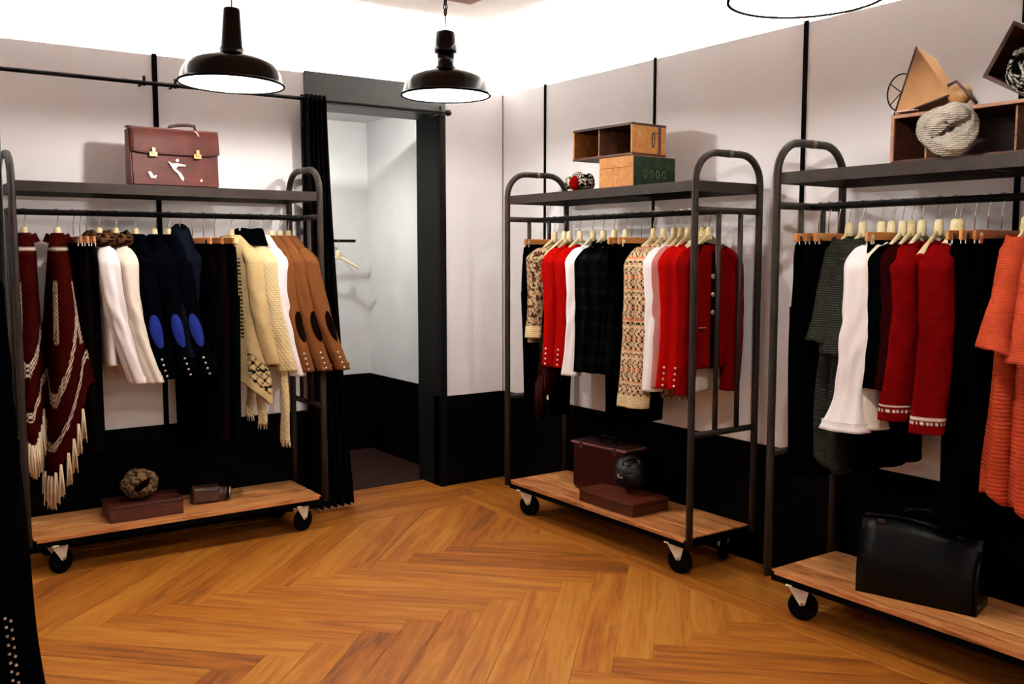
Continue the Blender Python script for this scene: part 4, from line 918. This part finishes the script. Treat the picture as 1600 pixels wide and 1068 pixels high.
# tan wedge with a wire hoop on top of the long crate
top = SHELF+.184
t = thing('wedge_box', 'tan triangular wooden wedge standing on the long crate', 'ornament', (3.37, 2.06, top))
bm = bmesh.new()
tri = [(.12, .0), (-.105, .05), (.055, .245)]           # (along -y of the world, height) seen from the room
yy = lambda a: -a
f0 = [bm.verts.new((-.05+.00*z, a, z)) for a, z in ((.125, .0), (.04, .25), (-.10, .055))]
f1 = [bm.verts.new((.06, a, z)) for a, z in ((.10, .0), (.03, .22), (-.09, .04))]
bm.faces.new(f0); bm.faces.new(f1[::-1])
for i in range(3): bm.faces.new((f0[i], f0[(i+1) % 3], f1[(i+1) % 3], f1[i]))
M_tan = mat('tan_ply', lin(170, 124, 76), .6, var=.18, vscale=12)
bmesh.ops.bevel(bm, geom=bm.edges[:], offset=.003, segments=1, affect='EDGES')
obj('body', from_bm(bm), M_tan, t)
obj('dark_edge', tubes([([(-.052, .125, .003), (-.052, .04, .25)], .0035), ([(-.052, .125, .003), (-.052, -.10, .055)], .004)], 5), M_leather_dk, t)
obj('knob', ball(.04, (.8, 1.1, 1), 16, 10), mat('knob_leather', lin(150, 106, 58), .5, var=.3, vscale=25), t, (-.03, -.125, .055))
obj('strap', tube([(-.05, -.09, .09), (-.055, -.125, .1), (-.05, -.16, .06), (-.05, -.20, .012)], .006, 6), M_leather_dk, t)
obj('paper_slip', box((-.085, .05, .012), (.03, .08, .003), .0005, 1), M_paper, t)
t = thing('wire_hoop', 'thin round wire hoop with cross bars behind the tan wedge', 'ornament', (3.44, 2.235, top))
hr = .072
ring = [(0, hr*math.cos(a)*.85, hr+.04+hr*math.sin(a)) for a in np.linspace(0, 2*PI, 37)]
obj('rim', tube(ring, .0028, 6), M_steel2, t)
for a in (.6, 2.5): obj('cross_bar', tube([(0, -hr*math.cos(a)*.85, hr+.04-hr*math.sin(a)), (0, hr*math.cos(a)*.85, hr+.04+hr*math.sin(a))], .0022, 5), M_steel2, t)
obj('stem', tube([(0, 0, .042), (0, 0, .008)], .003, 6), M_steel2, t); obj('foot', lathe([(.03, 0), (.03, .006), (.004, .01)], 16, (True, True)), M_steel2, t)
mg, ntg, bg = nodes_of('hoop_glass'); bg.inputs['Transmission Weight'].default_value = 1; bg.inputs['Roughness'].default_value = .05; bg.inputs['IOR'].default_value = 1.1; bg.inputs['Base Color'].default_value = (.95, .9, .8, 1)
obj('lens', lathe([(hr*.98, -.001), (.001, -.0015), (.001, .0015), (hr*.98, .001)], 32), mg, t, (0, 0, hr+.04), (0, PI/2, 0)).scale = (1, .85, 1)
# tilted open box with a black and white scarf
R30 = math.radians(30)
t = thing('tilted_box', 'small dark wooden box tilted on one corner, on the long crate', 'box', (3.37, 1.66, top+.001))
s_, d_, h_ = .18, .2, .20
def slab(c, s):      # local y runs from the lowest corner up to the left, z up along the end board
    bm = bmesh.new(); bm_box(bm, c, s, Matrix.Rotation(R30, 4, 'X')); return from_bm(bm)
for nm, c, s0 in (('bottom_board', (0, .09, .007), (d_, s_, .014)), ('top_board', (0, .09, h_-.007), (d_, s_, .014)), ('end_board', (0, .173, h_/2), (d_, .014, h_-.028)), ('end_board', (0, .007, h_/2), (d_, .014, h_-.028)), ('back_board', (.093, .09, h_/2), (.014, s_-.028, h_-.028))):
    obj(nm, slab(c, s0), M_crate_dk, t)
scarf_ball('rolled_scarf', 'black and white fur scarf spilling out of the tilted box', (3.262, 1.645, top+.002), .085, cloth('fur_black', (.005, .005, .006)), 41, leopard(rgb(12, 12, 13), rgb(206, 196, 182), rgb(12, 12, 12)), sq=(.6, 1, 1.05), n=6)
# right deck: black leather bag
t = thing('leather_bag', 'large black leather bag with a handle, on the right rack deck', 'bag', (3.40, 2.045, DECK+.001), math.radians(15))
bm = bmesh.new(); bm_box(bm, (0, 0, .145), (.17, .45, .29))
bmesh.ops.subdivide_edges(bm, edges=bm.edges[:], cuts=6, use_grid_fill=True)
for v in bm.verts:
    if v.co.z > .1: v.co.x *= 1-.75*((v.co.z-.1)/.19)**1.5
    v.co.x *= 1+.10*math.cos(v.co.y*7)*math.sin(v.co.z*10); v.co.z += .008*math.sin(v.co.y*16)*(v.co.z > .25)
obj('body', from_bm(bm, True), M_black_lea, t)
obj('clasp_frame', tube([(0, y, .298+.008*math.sin(y*16)) for y in np.linspace(-.225, .225, 20)], .010, 8), M_black_lea, t)
obj('handle', tube([(0, -.075, .30), (0, -.07, .335), (0, -.03, .352), (0, .03, .352), (0, .07, .335), (0, .075, .30)], .009, 8), M_black_lea, t)
for y in (-.15, .15): obj('buckle', box((-.028, y, .285), (.012, .03, .02), .003, 1), M_steel, t)
obj('piping', tube([(-.088, -.222, .02), (-.088, -.222, .14), (-.05, -.222, .24)], .005, 6), M_black_lea, t)
# hanger in the fitting room
loc = (3.03, FY-.2, 1.645-.112)
hanger('pale wooden hanger hanging empty on the fitting room rail', loc, math.radians(-22))
# dark coat on a stand at the left edge
t = thing('coat_stand', 'black coat stand pole at the left edge, behind the dark coat', 'coat stand', (.258, 2.19, 0))
obj('base', lathe([(.15, 0), (.15, .012), (.03, .025), (.014, .05)], 32, (True, True)), M_steel2, t)
obj('pole', tube([(0, 0, .03), (0, 0, 1.0), (0, 0, 1.93)], .012, 10), M_steel2, t); obj('arm', tube([(0, 0, 1.70), (-.12, -.03, 1.70), (-.30, -.10, 1.70)], .010, 8), M_steel2, t)
def zipper(t, fin, P):
    z = boxes([((0, 0, -.003), (.012, .003, .36))]); 
    lst = [((.005*(1 if k % 2 else -1), -.003, .17-k*.009), (.0045, .004, .0045)) for k in range(40)]
    s = obj('zip_tape', z, K_black2, t, (.192, -.108, .50), (0, math.radians(-4), math.radians(20))); obj('zip_teeth', boxes(lst), M_silver, s)
garment('coat', 'coat', 'long black zipped coat at the left edge of the photo', ((.035, 2.10, 1.61), 0), K_black, L=1.40, sl=.60, seed=200, face=1, hlabel='dark hanger holding the black coat at the left edge', hl=False, collar=dict(h=.06), front=zipper,
        tkw=dict(th=.085, sh=.205, hem=.285, th_hem=.10), skw=dict(sx=.175, r0=.055, r1=.05, out=.01, fwd=-.01))
